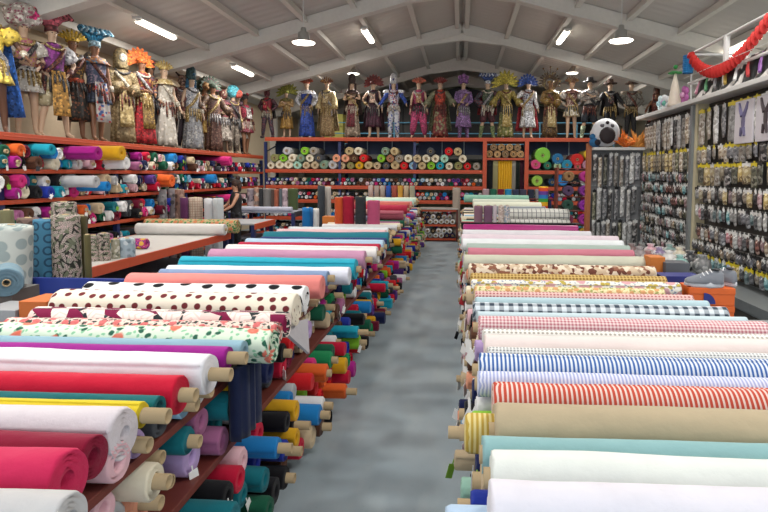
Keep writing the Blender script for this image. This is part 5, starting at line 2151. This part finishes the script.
# garland of folded red paper
m = MB()
n = 26
pts = []
for i in range(n + 1):
    s = i / n
    y = 8.85 - 2.45 * s
    z = 3.78 - .46 * math.sin(PI * s ** .85)
    pts.append(Vector((WX - .06, y, z)))
for i in range(n):
    a, b = pts[i], pts[i + 1]
    mid = (a + b) / 2
    d = (b - a).normalized()
    u = Vector((1, 0, 0)).cross(d)
    M = Matrix((d, Vector((1, 0, 0)), u)).transposed()
    L = (b - a).length
    rows = []
    for tt, q in ((-.5, .30), (-.15, .75), (.1, 1.05), (.2, 1.0), (.5, .30)):
        rows.append([M @ Vector((tt * L * 1.05 - .2 * L * math.sin(t2), math.cos(t2) * .05 * q, math.sin(t2) * .085 * q - .03)) + mid for t2 in [2 * PI * k / 10 for k in range(10)]])
    m.loft(rows)
o = m.build('paper_garland', m_plain('cf2a26', .6))
tag(o, 'red folded paper garland sagging from the white top rail', 'garland')
for y, z, lab in ((8.86, 3.62, 'left'), (6.33, 3.70, 'right')):
    m = MB()
    m.ball((WX - .06, y, z), .07, 8, (1, 1, 1.9))
    for i in range(9):
        m.lathe([(.072, -.12 + .03 * i), (.082, -.105 + .03 * i), (.072, -.09 + .03 * i)], 14, (WX - .06, y, z))
    o = m.build('paper_tassel', m_plain('1f74b0', .6))
    tag(o, 'blue paper tassel at the %s end of the red garland' % lab, 'tassel')

# costumes in bags leaning on the top shelf
cow = m_dots('17171a', 'd9d6d2', 7, .36, .6)
bagm = []
for sc, lo in ((5.5, .5), (7, .45), (6, .55)):
    tt = NT('black_white_cloth')
    nz = tt.noise(tt.uv(kind='Object'), sc, 1)
    bagm.append(tt.fin(tt.mix(tt.step(nz[0], lo, .02), hexc('151517'), hexc('d4d0cc')), .35))
y = 8.55
i = 0
acc = ['pink', 'green', 'grey', 'gold', 'white', 'red', 'violet', 'silver', 'white']
while y > 5.5:
    p = empty('costume_pack', (WX - .02, y, 3.05), rp.uniform(-.2, .2))
    h = rp.uniform(.36, .44)
    m = MB()
    rows = []
    for tt, q in ((0, .5), (.1, 1), (.5, 1.1), (.9, .9), (1, .2)):
        rows.append([(.05 * q * math.cos(a) + .10 * tt, .135 * math.sin(a) * (1 - .2 * tt), h * tt) for a in [2 * PI * k / 12 for k in range(12)]])
    m.loft(rows)
    m.build('bag', bagm[i % 3], p, smooth=True)
    m = MB()
    m.tube([(-.04, -.05, .1), (.01, .02, h * .5), (.05, .06, h * .85)], [.02, .035, .02], 7)
    m.build('accessory', m_plain(['c98aa0', '5a9a6c', '8f8f92', 'b59a4a', 'dcdcdc', 'b53a3c', '8a5aa0', 'b5b8bd', 'e0ddd8'][i % 9], .5), p)
    tag(p, 'black and white patterned costume bag with %s trim on the white top shelf' % acc[i % 9], 'costume bag', 'costume bags on the top shelf')
    y -= .29
    i += 1
# flower and figure decorations at the shelf end
p = empty('flower_decoration', (WX - .1, 9.25, 3.05))
m = MB()
m.lathe([(.001, 0), (.11, 0), (.10, .05), (.06, .30), (.012, .52), (.001, .53)], 14)
m.build('cone', m_plain('e4d9c8', .6), p, smooth=True)
m = MB()
for k in range(3):
    a = k * 2.1
    m.ball((.06 * math.cos(a), .06 * math.sin(a), .53), .05, 6, (1.4, .8, .4))
m.build('leaf', F_('4a9a5a'), p)
m = MB()
m.ball((0, 0, .62), .035, 7)
m.build('bud', F_('3c8f4c'), p)
tag(p, 'white cone figure with green leaves at the far end of top shelf', 'decoration')
for (dx, y, z, c1, c2, lab) in ((-.05, 9.75, 3.17, 'dfe4e8', 'b98ac8', 'white and lilac petalled plush flower near the top shelf end'), (-.12, 9.5, 3.13, 'e2e6ea', '6fb5a5', 'white and mint petalled plush flower beside the cone figure'),
                                (-.02, 9.0, 3.20, 'b565a5', 'dca8cc', 'magenta petalled plush flower right of the cone figure'), (.0, 10.1, 3.2, 'c9dce0', 'a3c9d4', 'pale blue plush flower leaning over the shelf end')):
    p = empty('plush_flower', (WX + dx, y, z))
    m = MB()
    for k in range(5):
        a = k * 2 * PI / 5
        m.ball((-.02, .085 * math.cos(a), .085 * math.sin(a)), .06, 7, (.6, 1, 1))
    m.build('petals', m_plain(c1, .7), p, smooth=True)
    m = MB()
    m.ball((-.05, 0, 0), .045, 7)
    m.build('centre', m_plain(c2, .7), p, smooth=True)
    m = MB()
    m.tube([(0, 0, -.03), (.02, .01, 3.05 - z)], .012, 6)
    m.build('stem', m_plain('5a8f5a', .6), p)
    tag(p, lab, 'plush flower')
# things on the ledge of the wig panel
p = empty('plush_bear', (2.74, 10.88, 2.47))
m = MB()
m.ball((0, 0, .28), .27, 12, (1, .6, 1))
m.build('head', m_plain('d6d8dc', .8), p, smooth=True)
m = MB()
m.ball((0, -.15, .22), .15, 10, (1, .5, 1.05))
m.ball((0, -.13, .46), .035, 7)
m.build('face', m_plain('2a2023', .7), p, smooth=True)
m = MB()
m.ball((-.09, -.11, .40), .045, 7)
m.ball((.09, -.11, .40), .045, 7)
m.build('eye', m_plain('57555a', .5), p)
tag(p, 'big round white plush head with dark muzzle on the white ledge', 'plush toy')
p = empty('plush_toy', (2.54, 10.86, 2.47))
m = MB()
m.ball((0, 0, .10), .10, 8, (1.1, 1, 1))
m.ball((-.05, -.03, .2), .06, 7)
m.build('body', m_plain('2c6a9a', .8), p, smooth=True)
m = MB()
m.ball((.03, -.08, .09), .06, 7)
m.build('belly', m_plain('26202c', .8), p, smooth=True)
tag(p, 'small blue plush toy left of the white plush head', 'plush toy')
for (x, z, c, lab) in ((3.12, 0, 'd8742c', 'orange feather boa heaped on the white ledge'), (3.33, .0, 'dd9a4c', 'amber feather bundle at the right end of white ledge')):
    m = MB()
    rnf = random.Random(int(x * 100))
    for k in range(36):
        a = rnf.uniform(0, 2 * PI)
        el = rnf.uniform(.2, 1.4)
        d = Vector((math.cos(a) * math.cos(el), math.sin(a) * math.cos(el) * .6, math.sin(el)))
        L = rnf.uniform(.15, .42)
        b = Vector((x, 10.88, 2.475))
        m.tube([b, b + d * L * .6, b + d * L + Vector((0, 0, -.04))], [.012, .022, .003], 5)
    o = m.build('feather_boa', F_(c))
    tag(o, lab, 'feather boa')
p = empty('clown_head', (2.95, 17.2 - .0, 0)) if False else None
# round panda-like plush and shelf items on the back rack right end
p = empty('plush_bear', (4.15, 17.2, 3.04))
m = MB()
m.ball((0, 0, .17), .19, 9, (1.5, .8, .9))
m.build('head', m_plain('dcdad6', .8), p, smooth=True)
m = MB()
for s in (-1, 1):
    m.ball((s * .12, -.12, .20), .07, 7)
    m.ball((s * .2, 0, .36), .06, 7)
m.ball((0, -.16, .08), .06, 7, (2, .5, .6))
m.build('face', m_plain('2f3a2c', .7), p, smooth=True)
tag(p, 'white plush head with dark eye patches sitting on the back rack', 'plush toy')

# ---------------------------------------------------------------- shoe boxes and sneakers beside the right table
t = empty('side_table', (2.05, 4.55, 0))
bb('top_board', m_plain('6c5a4c', .6), 1.70, 2.12, 4.2, 5.6, .80, .84, t, t.location)
for x in (1.74, 2.08):
    for y in (4.24, 5.56):
        bb('leg', m_plain('3a3a3e', .5), x - .02, x + .02, y - .02, y + .02, 0, .80, t, t.location)
tag(t, 'small dark side table under the orange shoe boxes', 'side table')
ORG = m_plain('e0641c', .5)
BLU = m_plain('232c80', .5)
for i, z in enumerate((.84, .975)):
    p = empty('shoe_box', (1.90, 4.36, z), R(-3))
    m = MB()
    m.bx(-.165, .165, -.10, .10, 0, .115)
    m.build('box', ORG, p, bevel=.003)
    m = MB()
    m.bx(-.168, .168, -.103, .103, .085, .132)
    m.build('lid', ORG, p, bevel=.003)
    if i:
        m = MB()
        rim = [(-.06, -.108, .012)] + [(-.06 + .085 * math.sin(a), -.108, .012 + .085 * math.cos(a) * .98) for a in [PI / 2 * k / 10 for k in range(11)]]
        m.add(rim + [(a, b + .003, c) for a, b, c in rim], [tuple(range(12)), tuple(range(12, 24))[::-1]] + [(k, (k + 1) % 12, (k + 1) % 12 + 12, k + 12) for k in range(12)])
        m.build('quarter_round_mark', BLU, p)
    else:
        m = MB()
        for k in range(13):
            m.bx(-.06 + k * .016, -.05 + k * .016, -.1025, -.1005, .055, .060 + .004 * (k % 3))
        m.build('lettering', m_plain('f0a078', .5), p)
    tag(p, 'orange shoe box %s' % ('with blue quarter-round mark, directly under the sneakers' if i else 'at the bottom of the two-box stack'), 'shoe box')


def sneaker(loc, rz, label):
    p = empty('sneaker', loc, rz)
    m = MB()
    out = []
    n = 24
    for z, q in ((0, .92), (.012, 1.0), (.035, .97), (.04, .9)):
        ring = []
        for k in range(n):
            a = 2 * PI * k / n
            x = .145 * math.cos(a)
            y = (.048 if x < 0 else .040 + .012 * math.cos(a * 1.2)) * math.sin(a) * (1.0 if x > -.05 else .85)
            ring.append((x * q, y * q, z + (.012 if x > .11 and z < .01 else 0)))
        out.append(ring)
    m.loft(out)
    m.build('sole', m_plain('c7c9cf', .5), p, smooth=True)
    m = MB()
    rows = []
    for x, w_, h, lo in ((-.135, .018, .085, .03), (-.12, .036, .105, .03), (-.07, .042, .110, .03), (-.02, .042, .098, .03), (.03, .045, .078, .03), (.08, .046, .055, .03), (.12, .036, .04, .03), (.137, .014, .025, .025)):
        rows.append([(x, w_ * math.cos(a) * (1 if math.sin(a) < .3 else .85), .035 + max(0, math.sin(a)) * h * .85 + min(0, math.sin(a)) * .01) for a in [2 * PI * k / 14 for k in range(14)]])
    m.loft(rows)
    m.build('upper', m_fabric('80848c'), p, smooth=True)
    m = MB()
    for k in range(5):
        x = -.045 + k * .026
        m.tube([(x, -.028, .115 - k * .013), (x + .008, 0, .135 - k * .014), (x, .028, .115 - k * .013)], .0045, 5)
    m.build('laces', m_plain('dfe1e4', .7), p)
    m = MB()
    m.tube([(-.10, -.046, .07), (-.02, -.050, .05), (.06, -.048, .055)], [.008, .009, .004], 6)
    m.ball((-.085, 0, .135), .03, 7, (1.0, .8, .35))
    m.build('dark_trim', m_plain('212226', .5), p)
    tag(p, label, 'sneaker')


sneaker((1.85, 4.30, 1.108), R(172), 'grey sneaker on the orange box, left one of the pair')
sneaker((2.01, 4.42, 1.108), R(128), 'grey sneaker with dark heel on the orange box, right one')
p = empty('shoe_box', (1.93, 5.02, .84), R(2))
for nm_, z0, z1, g_ in (('box', 0, .18, 0), ('lid', .16, .235, .003)):
    m = MB()
    m.bx(-.17 - g_, .17 + g_, -.1 - g_, .1 + g_, z0, z1)
    m.build(nm_, m_plain('28307c', .5), p)
tag(p, 'dark blue box behind and left of the orange shoe boxes', 'box')
# clutter beyond the boxes
for (x, y, sx, sz, c, lab) in ((2.02, 5.35, .11, .30, '5a5c62', 'grey carton behind the blue box'), (1.86, 5.42, .07, .34, 'c9752c', 'small orange carton behind the blue box')):
    p = bb('carton', m_plain(c, .6), x - sx, x + sx, y - .09, y + .09, .84, .84 + sz, bevel=.004)
    tag(p, lab, 'carton')
t = empty('side_table', (2.4, 6.9, 0))
bb('top_board', METAL, 2.05, 2.85, 6.2, 7.6, .80, .84, t, t.location)
for x in (2.1, 2.8):
    for y in (6.25, 7.55):
        bb('leg', METAL, x - .02, x + .02, y - .02, y + .02, 0, .80, t, t.location)
tag(t, 'grey metal side table of small packs before the accessory wall', 'side table')
cc = [('c98a9a', 'pink'), ('6fa09a', 'sea green'), ('8f9296', 'silver'), ('b0453c', 'red'), ('e0ddd8', 'white'), ('3a3c44', 'black'), ('c9a8b0', 'blush'), ('7c6a8c', 'violet'), ('d9c9a0', 'straw'), ('a54a44', 'brick')]
k = 0
for y in (6.35, 6.68, 7.0, 7.32):
    for x in (2.22, 2.46, 2.70):
        c, nme = cc[k % 10]
        m = MB()
        m.ball((0, 0, .10), .10, 8, (1.0, 1.1, 1))
        m.loft([ell(0, 0, z, r, r, 10, .1, 5) for z, r in ((.15, .06), (.19, .03), (.23, .055))])
        o = m.build('pouch', packmat(c, 'dcd9d4', c, 26), smooth=True, loc=(x, y, .84))
        tag(o, '%s tied pouch on the grey side table before the accessory wall' % nme, 'pouch', 'tied pouches on the side table')
        k += 1
# grey bin at the near right
t = empty('metal_bin', (2.95, 5.0, 0))
O = t.location
for (a, b, c, d) in ((2.42, 2.46, 4.55, 5.15), (3.36, 3.40, 4.55, 5.15), (2.42, 3.40, 4.55, 4.59), (2.42, 3.40, 5.11, 5.15)):
    bb('side_panel', METAL, a, b, c, d, 0, .60, t, O)
for (a, b, c, d) in ((2.40, 2.48, 4.53, 5.17), (3.34, 3.42, 4.53, 5.17), (2.40, 3.42, 4.53, 4.61), (2.40, 3.42, 5.09, 5.17)):
    bb('rim', m_plain('a3a8aa', .4), a, b, c, d, .60, .64, t, O)
bb('bottom', METAL, 2.44, 3.38, 4.57, 5.13, .3, .34, t, O)
tag(t, 'low grey metal bin at the lower right before accessory wall', 'bin')

# ---------------------------------------------------------------- left side: bin of standing rolls, cutting tables
BLUE = m_plain('263a90', .5)
t = empty('roll_bin', (-3.6, 5.2, 0))
O = t.location
bb('front_panel', BLUE, -4.15, -2.98, 4.86, 4.90, 0, .98, t, O)
bb('back_panel', BLUE, -4.15, -2.98, 5.75, 5.79, 0, .8, t, O)
bb('side_panel', BLUE, -4.19, -4.15, 4.86, 5.79, 0, .9, t, O)
bb('side_panel', BLUE, -2.98, -2.94, 4.86, 5.79, 0, .9, t, O)
tag(t, 'blue bin holding tall upright furnishing fabric rolls on the left', 'bin')
circ = m_dots('356a85', '1e3c55', 9, .32, .2)
ringm = NT('ring_fabric')
dd = ringm.vor(ringm.uv(), 8.5, .1)[0]
rg = ringm.math('LESS_THAN', ringm.math('ABSOLUTE', ringm.math('SUBTRACT', dd, .30)), .075)
ringb = ringm.fin(ringm.mix(rg, hexc('3b7391'), hexc('1f4560')), .85)
ringm = NT('ring_fabric')
dd = ringm.vor(ringm.uv(), 8.5, .1)[0]
rg = ringm.math('LESS_THAN', ringm.math('ABSOLUTE', ringm.math('SUBTRACT', dd, .30)), .075)
ringbr = ringm.fin(ringm.mix(rg, hexc('6c5850'), hexc('4c3b36')), .85)
palm = m_leaves('33332f', ('8f8f80', 'c9b2ad', '6b6f5c', 'b9aaa2'), 11, .17, .8)
damask = m_dots('b9bfba', '8f9c9c', 7, .34, .5)
stand(14, 33, 219, 5.15, .02, ringbr, 'tall brown ring-patterned roll standing in the blue bin', lean=R(3), hi=2)
stand(32, 54, 220, 5.05, .02, ringb, 'tall blue ring-patterned roll standing in the blue bin', lean=R(2), hi=2)
stand(50, 58, 216, 5.5, .02, F_('6c2436'), 'narrow wine red roll peeking between ring and palm rolls', hi=1)
stand(52, 77, 216, 5.05, .02, palm, 'thick palm leaf print roll standing in front in blue bin', hi=2)
stand(52, 74, 203, 5.45, .02, palm, 'tallest palm leaf print roll standing behind in blue bin', hi=2)
stand(75, 86, 217, 5.3, .02, F_('4f4a30'), 'olive roll standing at the right end of blue bin', hi=2)
stand(84, 90, 236, 5.1, .02, F_('5c5638'), 'short olive roll at the blue bin corner', hi=1)
stand(0, 12, 211, 5.5, .02, F_('6f6c50'), 'moss roll standing at the left end of blue bin', hi=1)
# pale damask drape roll with its blue end towards the viewer
stand(-14, 22, 226, 4.55, .02, damask, 'thick pale grey damask roll standing at far left', hi=2, lean=R(4))
a = at_y(7, 279, 4.1)
roll((a.x, 4.1, a.z), .35, .11, F_('6d8a99'), 'grey blue roll end facing out at the far left edge', None, axis='Y', hi=2, ext=(.02, 0), wob=.03, rz=R(39))
t = empty('low_shelf', (-3.4, 4.0, 0))
O = t.location
bb('shelf_board', BOARD, -3.95, -2.80, 3.62, 4.4, .80, .84, t, O)
for x in (-3.9, -2.85):
    for y in (3.66, 4.36):
        bb('leg', STEELB, x - .02, x + .02, y - .02, y + .02, 0, .80, t, O)
tag(t, 'low shelf at the far left carrying an orange and a grey box', 'shelf')
p = bb('carton', m_plain('c8682a', .6), -3.06, -2.86, 3.68, 3.94, .84, 1.05, bevel=.004)
tag(p, 'orange carton beside the grey one at the left edge', 'carton')
p = bb('carton', m_plain('9c9ea2', .6), -3.34, -3.07, 3.66, 3.94, .84, .99, bevel=.004)
tag(p, 'light grey carton left of the orange carton', 'carton')
bb_ = bb('carton', m_plain('5c5a58', .6), -3.62, -3.36, 3.98, 4.26, .84, 1.02 + .03)
tag(bb_, 'dark grey carton under the blue roll end at far left', 'carton')


def cut_table(x0, x1, y0, y1, z, top, edge, legm, label):
    t = empty('cutting_table', ((x0 + x1) / 2, (y0 + y1) / 2, 0))
    O = t.location
    bb('tabletop', top, x0, x1, y0, y1, z - .03, z, t, O)
    bb('edge_beam', edge, x1, x1 + .04, y0, y1, z - .12, z, t, O)
    bb('edge_beam', edge, x0 - .04, x0, y0, y1, z - .12, z, t, O)
    bb('end_beam', edge, x0, x1, y1 - .0, y1 + .04, z - .12, z, t, O)
    bb('lower_shelf', m_plain('6a6f78', .6), x0 + .02, x1 - .02, y0 + .1, y1 - .1, .30, .33, t, O)
    for x in (x0 + .04, x1 - .04):
        for y in (y0 + .05, y1 - .05):
            bb('leg', legm, x - .04, x + .04, y - .04, y + .04, 0, z - .03, t, O)
    tag(t, label, 'cutting table')


TOPW = m_plain('cfcdc8', .45)
cut_table(-5.85, -4.38, 6.2, 10.35, .82, TOPW, ORANGE, STEELB, 'long white-topped cutting table with orange edge beam on the left')
cut_table(-5.25, -4.24, 11.3, 12.5, .90, m_plain('a3a5a8', .45), ORANGE, STEELB, 'grey-topped cutting table with orange edge in front of the person')
cut_table(-5.7, -4.05, 13.45, 14.9, 1.0, m_plain('8f93a0', .5), m_plain('30343c', .5), STEELB, 'dark far table carrying a row of short standing rolls')
roll((-5.05, 9.85, .82 + .105), 1.62, .105, F_('dcdad6'), 'thick white roll lying across the white cutting table', None, hi=2, ext=(.0, .03))
roll((-5.02, 10.2, .82 + .13), 1.75, .13, m_floral('b9a27c', 'c4704a', '3f7a4a', '7a9a5a', 16), 'green floral print roll lying behind the white one on cutting table', None, hi=2)
for i, (a, b, yt, Y, mt, n) in enumerate(((88, 98, 236, 6.75, palm, 'left palm print bolt'), (98, 109, 234, 6.8, palm, 'right palm print bolt'), (111, 119, 240, 7.0, m_ornate('9c9a86', '6c7060', 'c9c7bb', 22), 'dull green bolt'),
                                      (119, 134, 239, 7.1, m_ornate('9fb0bb', 'c5ced3', '7c8c96', 18, .25), 'plastic wrapped pale blue bolt'))):
    stand(a, b, yt, Y, .82, mt, '%s standing on the near end of the white cutting table' % n, 'bolts on the white cutting table')
roll((-5.3, 7.6, .82 + .07), .7, .07, P('turquoise'), 'turquoise roll lying on the white cutting table behind the bolts', None, hi=1)
roll((-5.0, 7.95, .82 + .08), .8, .08, m_floral('b53a7c', 'd9b23a', '6c3a7c', 'd98aa8', 16), 'magenta floral roll lying on the white cutting table', None, hi=1)
# patterned standing rolls behind the white roll
for (a, b, yt, Y, mt, n) in ((156, 166, 190, 10.9, m_ornate('8c8c90', 'b5b5b8', '5c5c62', 12), 'silver grey patterned'), (166, 177, 189, 11.2, m_ornate('6c6468', '94888a', '3c3638', 12), 'charcoal patterned'),
                             (175, 184, 190, 10.9, m_ornate('7a5c50', 'a3887a', '4c3830', 12), 'brown patterned'), (180, 188, 198, 10.7, F_('5a2f55'), 'purple'),
                             (188, 202, 198, 10.8, m_grid('b9a898', '8c6f62', .05), 'beige lattice'), (204, 213, 199, 10.8, F_('c9cbcf'), 'milky white'), (213, 223, 199, 10.8, F_('bfc5c8'), 'cool white')):
    stand(a, b, yt, Y, .02, mt, 'tall %s roll standing on the floor behind the white cutting table' % n, 'standing rolls behind the cutting table')
for (a, b, yt, mt, n) in ((247, 254, 189, m_ornate('8a8088', 'b5a8a8', '4c4850', 10), 'grey mottled'), (254, 259, 188, m_ornate('b58a74', '7c6c64', 'd0c0b0', 10), 'tan mottled'), (259, 263, 189, F_('3a3c40'), 'charcoal'),
                          (263, 271, 189, F_('7c7a78'), 'mid grey'), (271, 274, 190, F_('5a4a44'), 'umber'), (274, 279, 190, F_('a8604a'), 'terracotta'), (279, 282, 189, F_('5f6a70'), 'steel'), (282, 288, 189, m_ornate('a39098', 'c9b5bb', '7c6a72', 12), 'blush mottled'),
                          (288, 298, 189, F_('4a5738'), 'olive green')):
    stand(a, b, yt, 14.2, 1.0, mt, 'short %s roll standing on the dark far table' % n, 'short rolls standing on the far table')
roll((-4.9, 13.6, 1.0 + .06), 1.5, .06, F_('b9bccb'), 'pale lavender roll lying along the dark far table', None, hi=1)
# group at the near edge of the far left table: blue drape, charcoal and white standing rolls, orange box
stand(302, 313, 208, 11.5, .02, F_('1f6fb0'), 'bright blue roll standing beside the far left table', hi=1)
stand(313, 319, 209, 11.6, .02, F_('dcdcda'), 'white roll standing beside the bright blue one', hi=1)
stand(317.5, 325, 186, 12.2, .02, F_('3a4046'), 'charcoal roll standing tall beside the far left table', hi=1)
stand(325, 331, 187, 12.4, .02, F_('b5b0a8'), 'stone grey roll standing tall next to the charcoal one', hi=1)
p = bb('carton', m_plain('d07a2a', .6), -2.52, -2.30, 10.1, 10.3, .93, 1.16)
tag(p, 'small orange carton on the far left table behind standing rolls', 'carton')
for i, (z, c, n) in enumerate(((.93, 'c48a80', 'salmon'), (1.02, '8a94b0', 'grey blue'), (1.11, 'c99a94', 'rosy'))):
    roll((-2.05, 10.6 + .05 * i, z + .045 + .03 * i), .7, .05, F_(c), 'thin %s roll lying left on the far left table' % n, None)
# low clutter on the floor under the tables on the left, seen past the orange beam
for (x, y, c, n) in ((-3.9, 9.2, 'c43a5a', 'raspberry'), (-3.65, 9.6, '6a3a8c', 'violet'), (-3.95, 10.0, 'c9862c', 'ochre'), (-3.6, 10.3, '2c6a4c', 'green'), (-3.85, 10.8, '3a4a8c', 'blue'), (-3.6, 11.2, 'd9cdbf', 'cream'),
                     (-3.8, 11.7, 'a8303c', 'red'), (-3.5, 12.1, '3c8fa8', 'cyan'), (-3.75, 12.6, 'd5b23a', 'yellow')):
    m = MB()
    m.lathe([(.001, 0), (.12, 0), (.13, .2), (.12, .62), (.05, .66), (.045, .6), (.001, .6)], 16)
    m.build
    o = m.build('cloth_bundle', F_(c), smooth=True, loc=(x, y, 0))
    tag(o, '%s cloth bundle standing on the floor between cutting tables and left aisle table' % n, 'cloth bundle', 'cloth bundles on the floor')
# navy cloth hanging between the left shelves
m = MB()
rows = []
for q in range(8):
    z = 1.03 - q * .05
    fr = [(-.02 * math.sin(i * 1.7) , -.11 + .22 * i / 10, z) for i in range(11)]
    rows.append([(a + .0, b, c) for a, b, c in fr] + [(a - .05, b, c) for a, b, c in fr[::-1]])
m.loft(rows)
o = m.build('hanging_cloth', F_('1b2444'), smooth=True, loc=(-1.02, 2.62, 0))
tag(o, 'dark navy cloth hanging over the upper shelf edge of left table', 'hanging cloth')
# pale corner of cloth folded over the shelf
m = MB()
m.add([(-.99, 3.0, 1.10), (-.93, 3.34, 1.06), (-.87, 3.16, .90), (-1.01, 3.0, 1.09), (-.95, 3.34, 1.05), (-.885, 3.16, .895)], [(0, 1, 2), (5, 4, 3), (0, 3, 4, 1), (1, 4, 5, 2), (2, 5, 3, 0)])
o = m.build('hanging_cloth', F_('b3b0b5'))
tag(o, 'pale grey pointed cloth corner hanging off the left table', 'hanging cloth')
# railing on the mezzanine behind the mannequins
t = empty('railing', (0, 21, 2.7))
RB = m_plain('5f9ab8', .4)
for z in (.75, 1.15, .35):
    m = MB()
    m.tube([(-5.2, 0, z), (5.6, 0, z)], .02, 6)
    m.build('rail', RB, t)
for i in range(9):
    m = MB()
    m.tube([(-5.2 + 1.35 * i, 0, 0), (-5.2 + 1.35 * i, 0, 1.15)], .02, 6)
    m.build('post', RB, t)
tag(t, 'pale blue railing behind the mannequins at the back', 'railing')
m = MB()
m.bx(-6.5, 6.5, 20.8, YB, 2.5, 2.7)
struct(m.build('trim_90', m_plain('4a4a48', .7)))
p = bb('carton', m_plain('b9b45c', .6), -5.3, -4.5, 21.3, 21.9, 2.7, 4.2)
tag(p, 'yellowish green cabinet behind the bare chested mannequin', 'cabinet')

# ---------------------------------------------------------------- what the photo shows largest stays an object of its own
bpy.context.view_layer.update()
from mathutils.bvhtree import BVHTree
hits = {}
bv, bp, own, names_ = [], [], [], []
for ob in list(scene.objects):
    if ob.type != 'MESH':
        continue
    rt_ = ob
    while rt_.parent is not None:
        rt_ = rt_.parent
    names_.append(rt_.name)
    M_ = ob.matrix_world
    base = len(bv)
    bv += [M_ @ v.co for v in ob.data.vertices]
    for p_ in ob.data.polygons:
        bp.append([i_ + base for i_ in p_.vertices])
        own.append(len(names_) - 1)
tree = BVHTree.FromPolygons(bv, bp)
for py in range(1, 512, 2):
    for px in range(1, 768, 2):
        dd_ = ray(px, py).normalized()
        org = CAM.copy()
        r_ = tree.ray_cast(org, dd_)
        if r_[2] is not None:
            k = names_[own[r_[2]]]
            hits[k] = hits.get(k, 0) + 1
del tree, bv, bp, own


def cull(kind, limit, label, cat, floor_hits=1):
    objs = [o for o in REG if o.name.split('.')[0] == kind and 'kind' not in o]
    objs.sort(key=lambda o: -hits.get(o.name, 0))
    keep = [o for o in objs[:limit] if hits.get(o.name, 0) >= floor_hits]
    ks = set(o.name for o in keep)
    rest = [o for o in objs if o.name not in ks]
    old = [o for o in REG if o.name.split('.')[0] == kind and 'kind' in o]
    m = MB()
    mats = []
    for o in rest + old:
        for q in [o] + list(o.children):
            M = q.matrix_world
            me = q.data
            lut = []
            for i, sl in enumerate(q.material_slots):
                if sl.material not in mats:
                    mats.append(sl.material)
                lut.append(mats.index(sl.material))
            base = len(m.v)
            m.v += [tuple(M @ v.co) for v in me.vertices]
            for p_ in me.polygons:
                m.f.append(tuple(i + base for i in p_.vertices))
                m.mi.append(lut[p_.material_index] if lut else 0)
    uvs = None
    if not rest and not old:
        return
    s = m.build(kind, mats)
    s.data.uv_layers.new(name='UVMap')
    REG.append(s)
    s['label'] = label
    s['category'] = cat
    s['kind'] = 'stuff'
    gone = set(o.name for o in rest + old)
    REG[:] = [o for o in REG if o.name not in gone]
    for o in rest + old:
        for q in list(o.children):
            OBJ.remove(q)
        OBJ.remove(o)
    print('CULL', kind, len(keep), len(rest), [hits.get(o.name, 0) for o in keep[-3:]])


cull('fabric_roll', 330, 'all the smaller fabric rolls packed in racks and lower shelves', 'fabric rolls')
cull('accessory_pack', 290, 'remaining small accessory packs hanging in dense rows', 'accessory packs')

# ---------------------------------------------------------------- every label singles out one thing
ORDN = ['nearest', 'second nearest', 'third nearest', 'fourth nearest', 'fifth nearest', 'sixth nearest', 'seventh nearest', 'eighth nearest']
bylab = {}
for o in REG:
    bylab.setdefault(o['label'], []).append(o)
for lab, os_ in bylab.items():
    if len(os_) < 2:
        continue
    n = len(os_)
    os_.sort(key=lambda o: (o.matrix_world.translation - CAM).length)
    # rows running across the picture read from left to right, rows running away read from near to far
    xs = [o.matrix_world.translation.x for o in os_]
    ys = [o.matrix_world.translation.y for o in os_]
    across = (max(xs) - min(xs)) > (max(ys) - min(ys))
    if across:
        os_.sort(key=lambda o: o.matrix_world.translation.x)
    for i, o in enumerate(os_):
        if across:
            w_ = 'left' if n == 2 and i == 0 else 'right' if n == 2 else 'leftmost' if i == 0 else 'rightmost' if i == n - 1 else ORDN[i].replace('nearest', 'from left') if i < 8 else 'farther right'
        else:
            w_ = 'nearer' if n == 2 and i == 0 else 'farther' if n == 2 else 'farthest' if i == n - 1 else ORDN[i] if i < 8 else 'far'
        o['label'] = '%s, %s' % (lab, w_)
for o in REG:
    wds = o['label'].split()
    if len(wds) > 16:
        s_ = o['label'].replace(' fabric roll ', ' roll ').replace(' of accessory wall', '').replace('thick ', '').replace(' print ', ' ')
        s_ = s_.replace('in the ', 'in ').replace('below the ', 'below ').replace('before the ', 'before ').replace('beyond the ', 'beyond ').replace(' one', '')
        o['label'] = ' '.join(s_.split()[:16]) if len(s_.split()) > 16 else s_
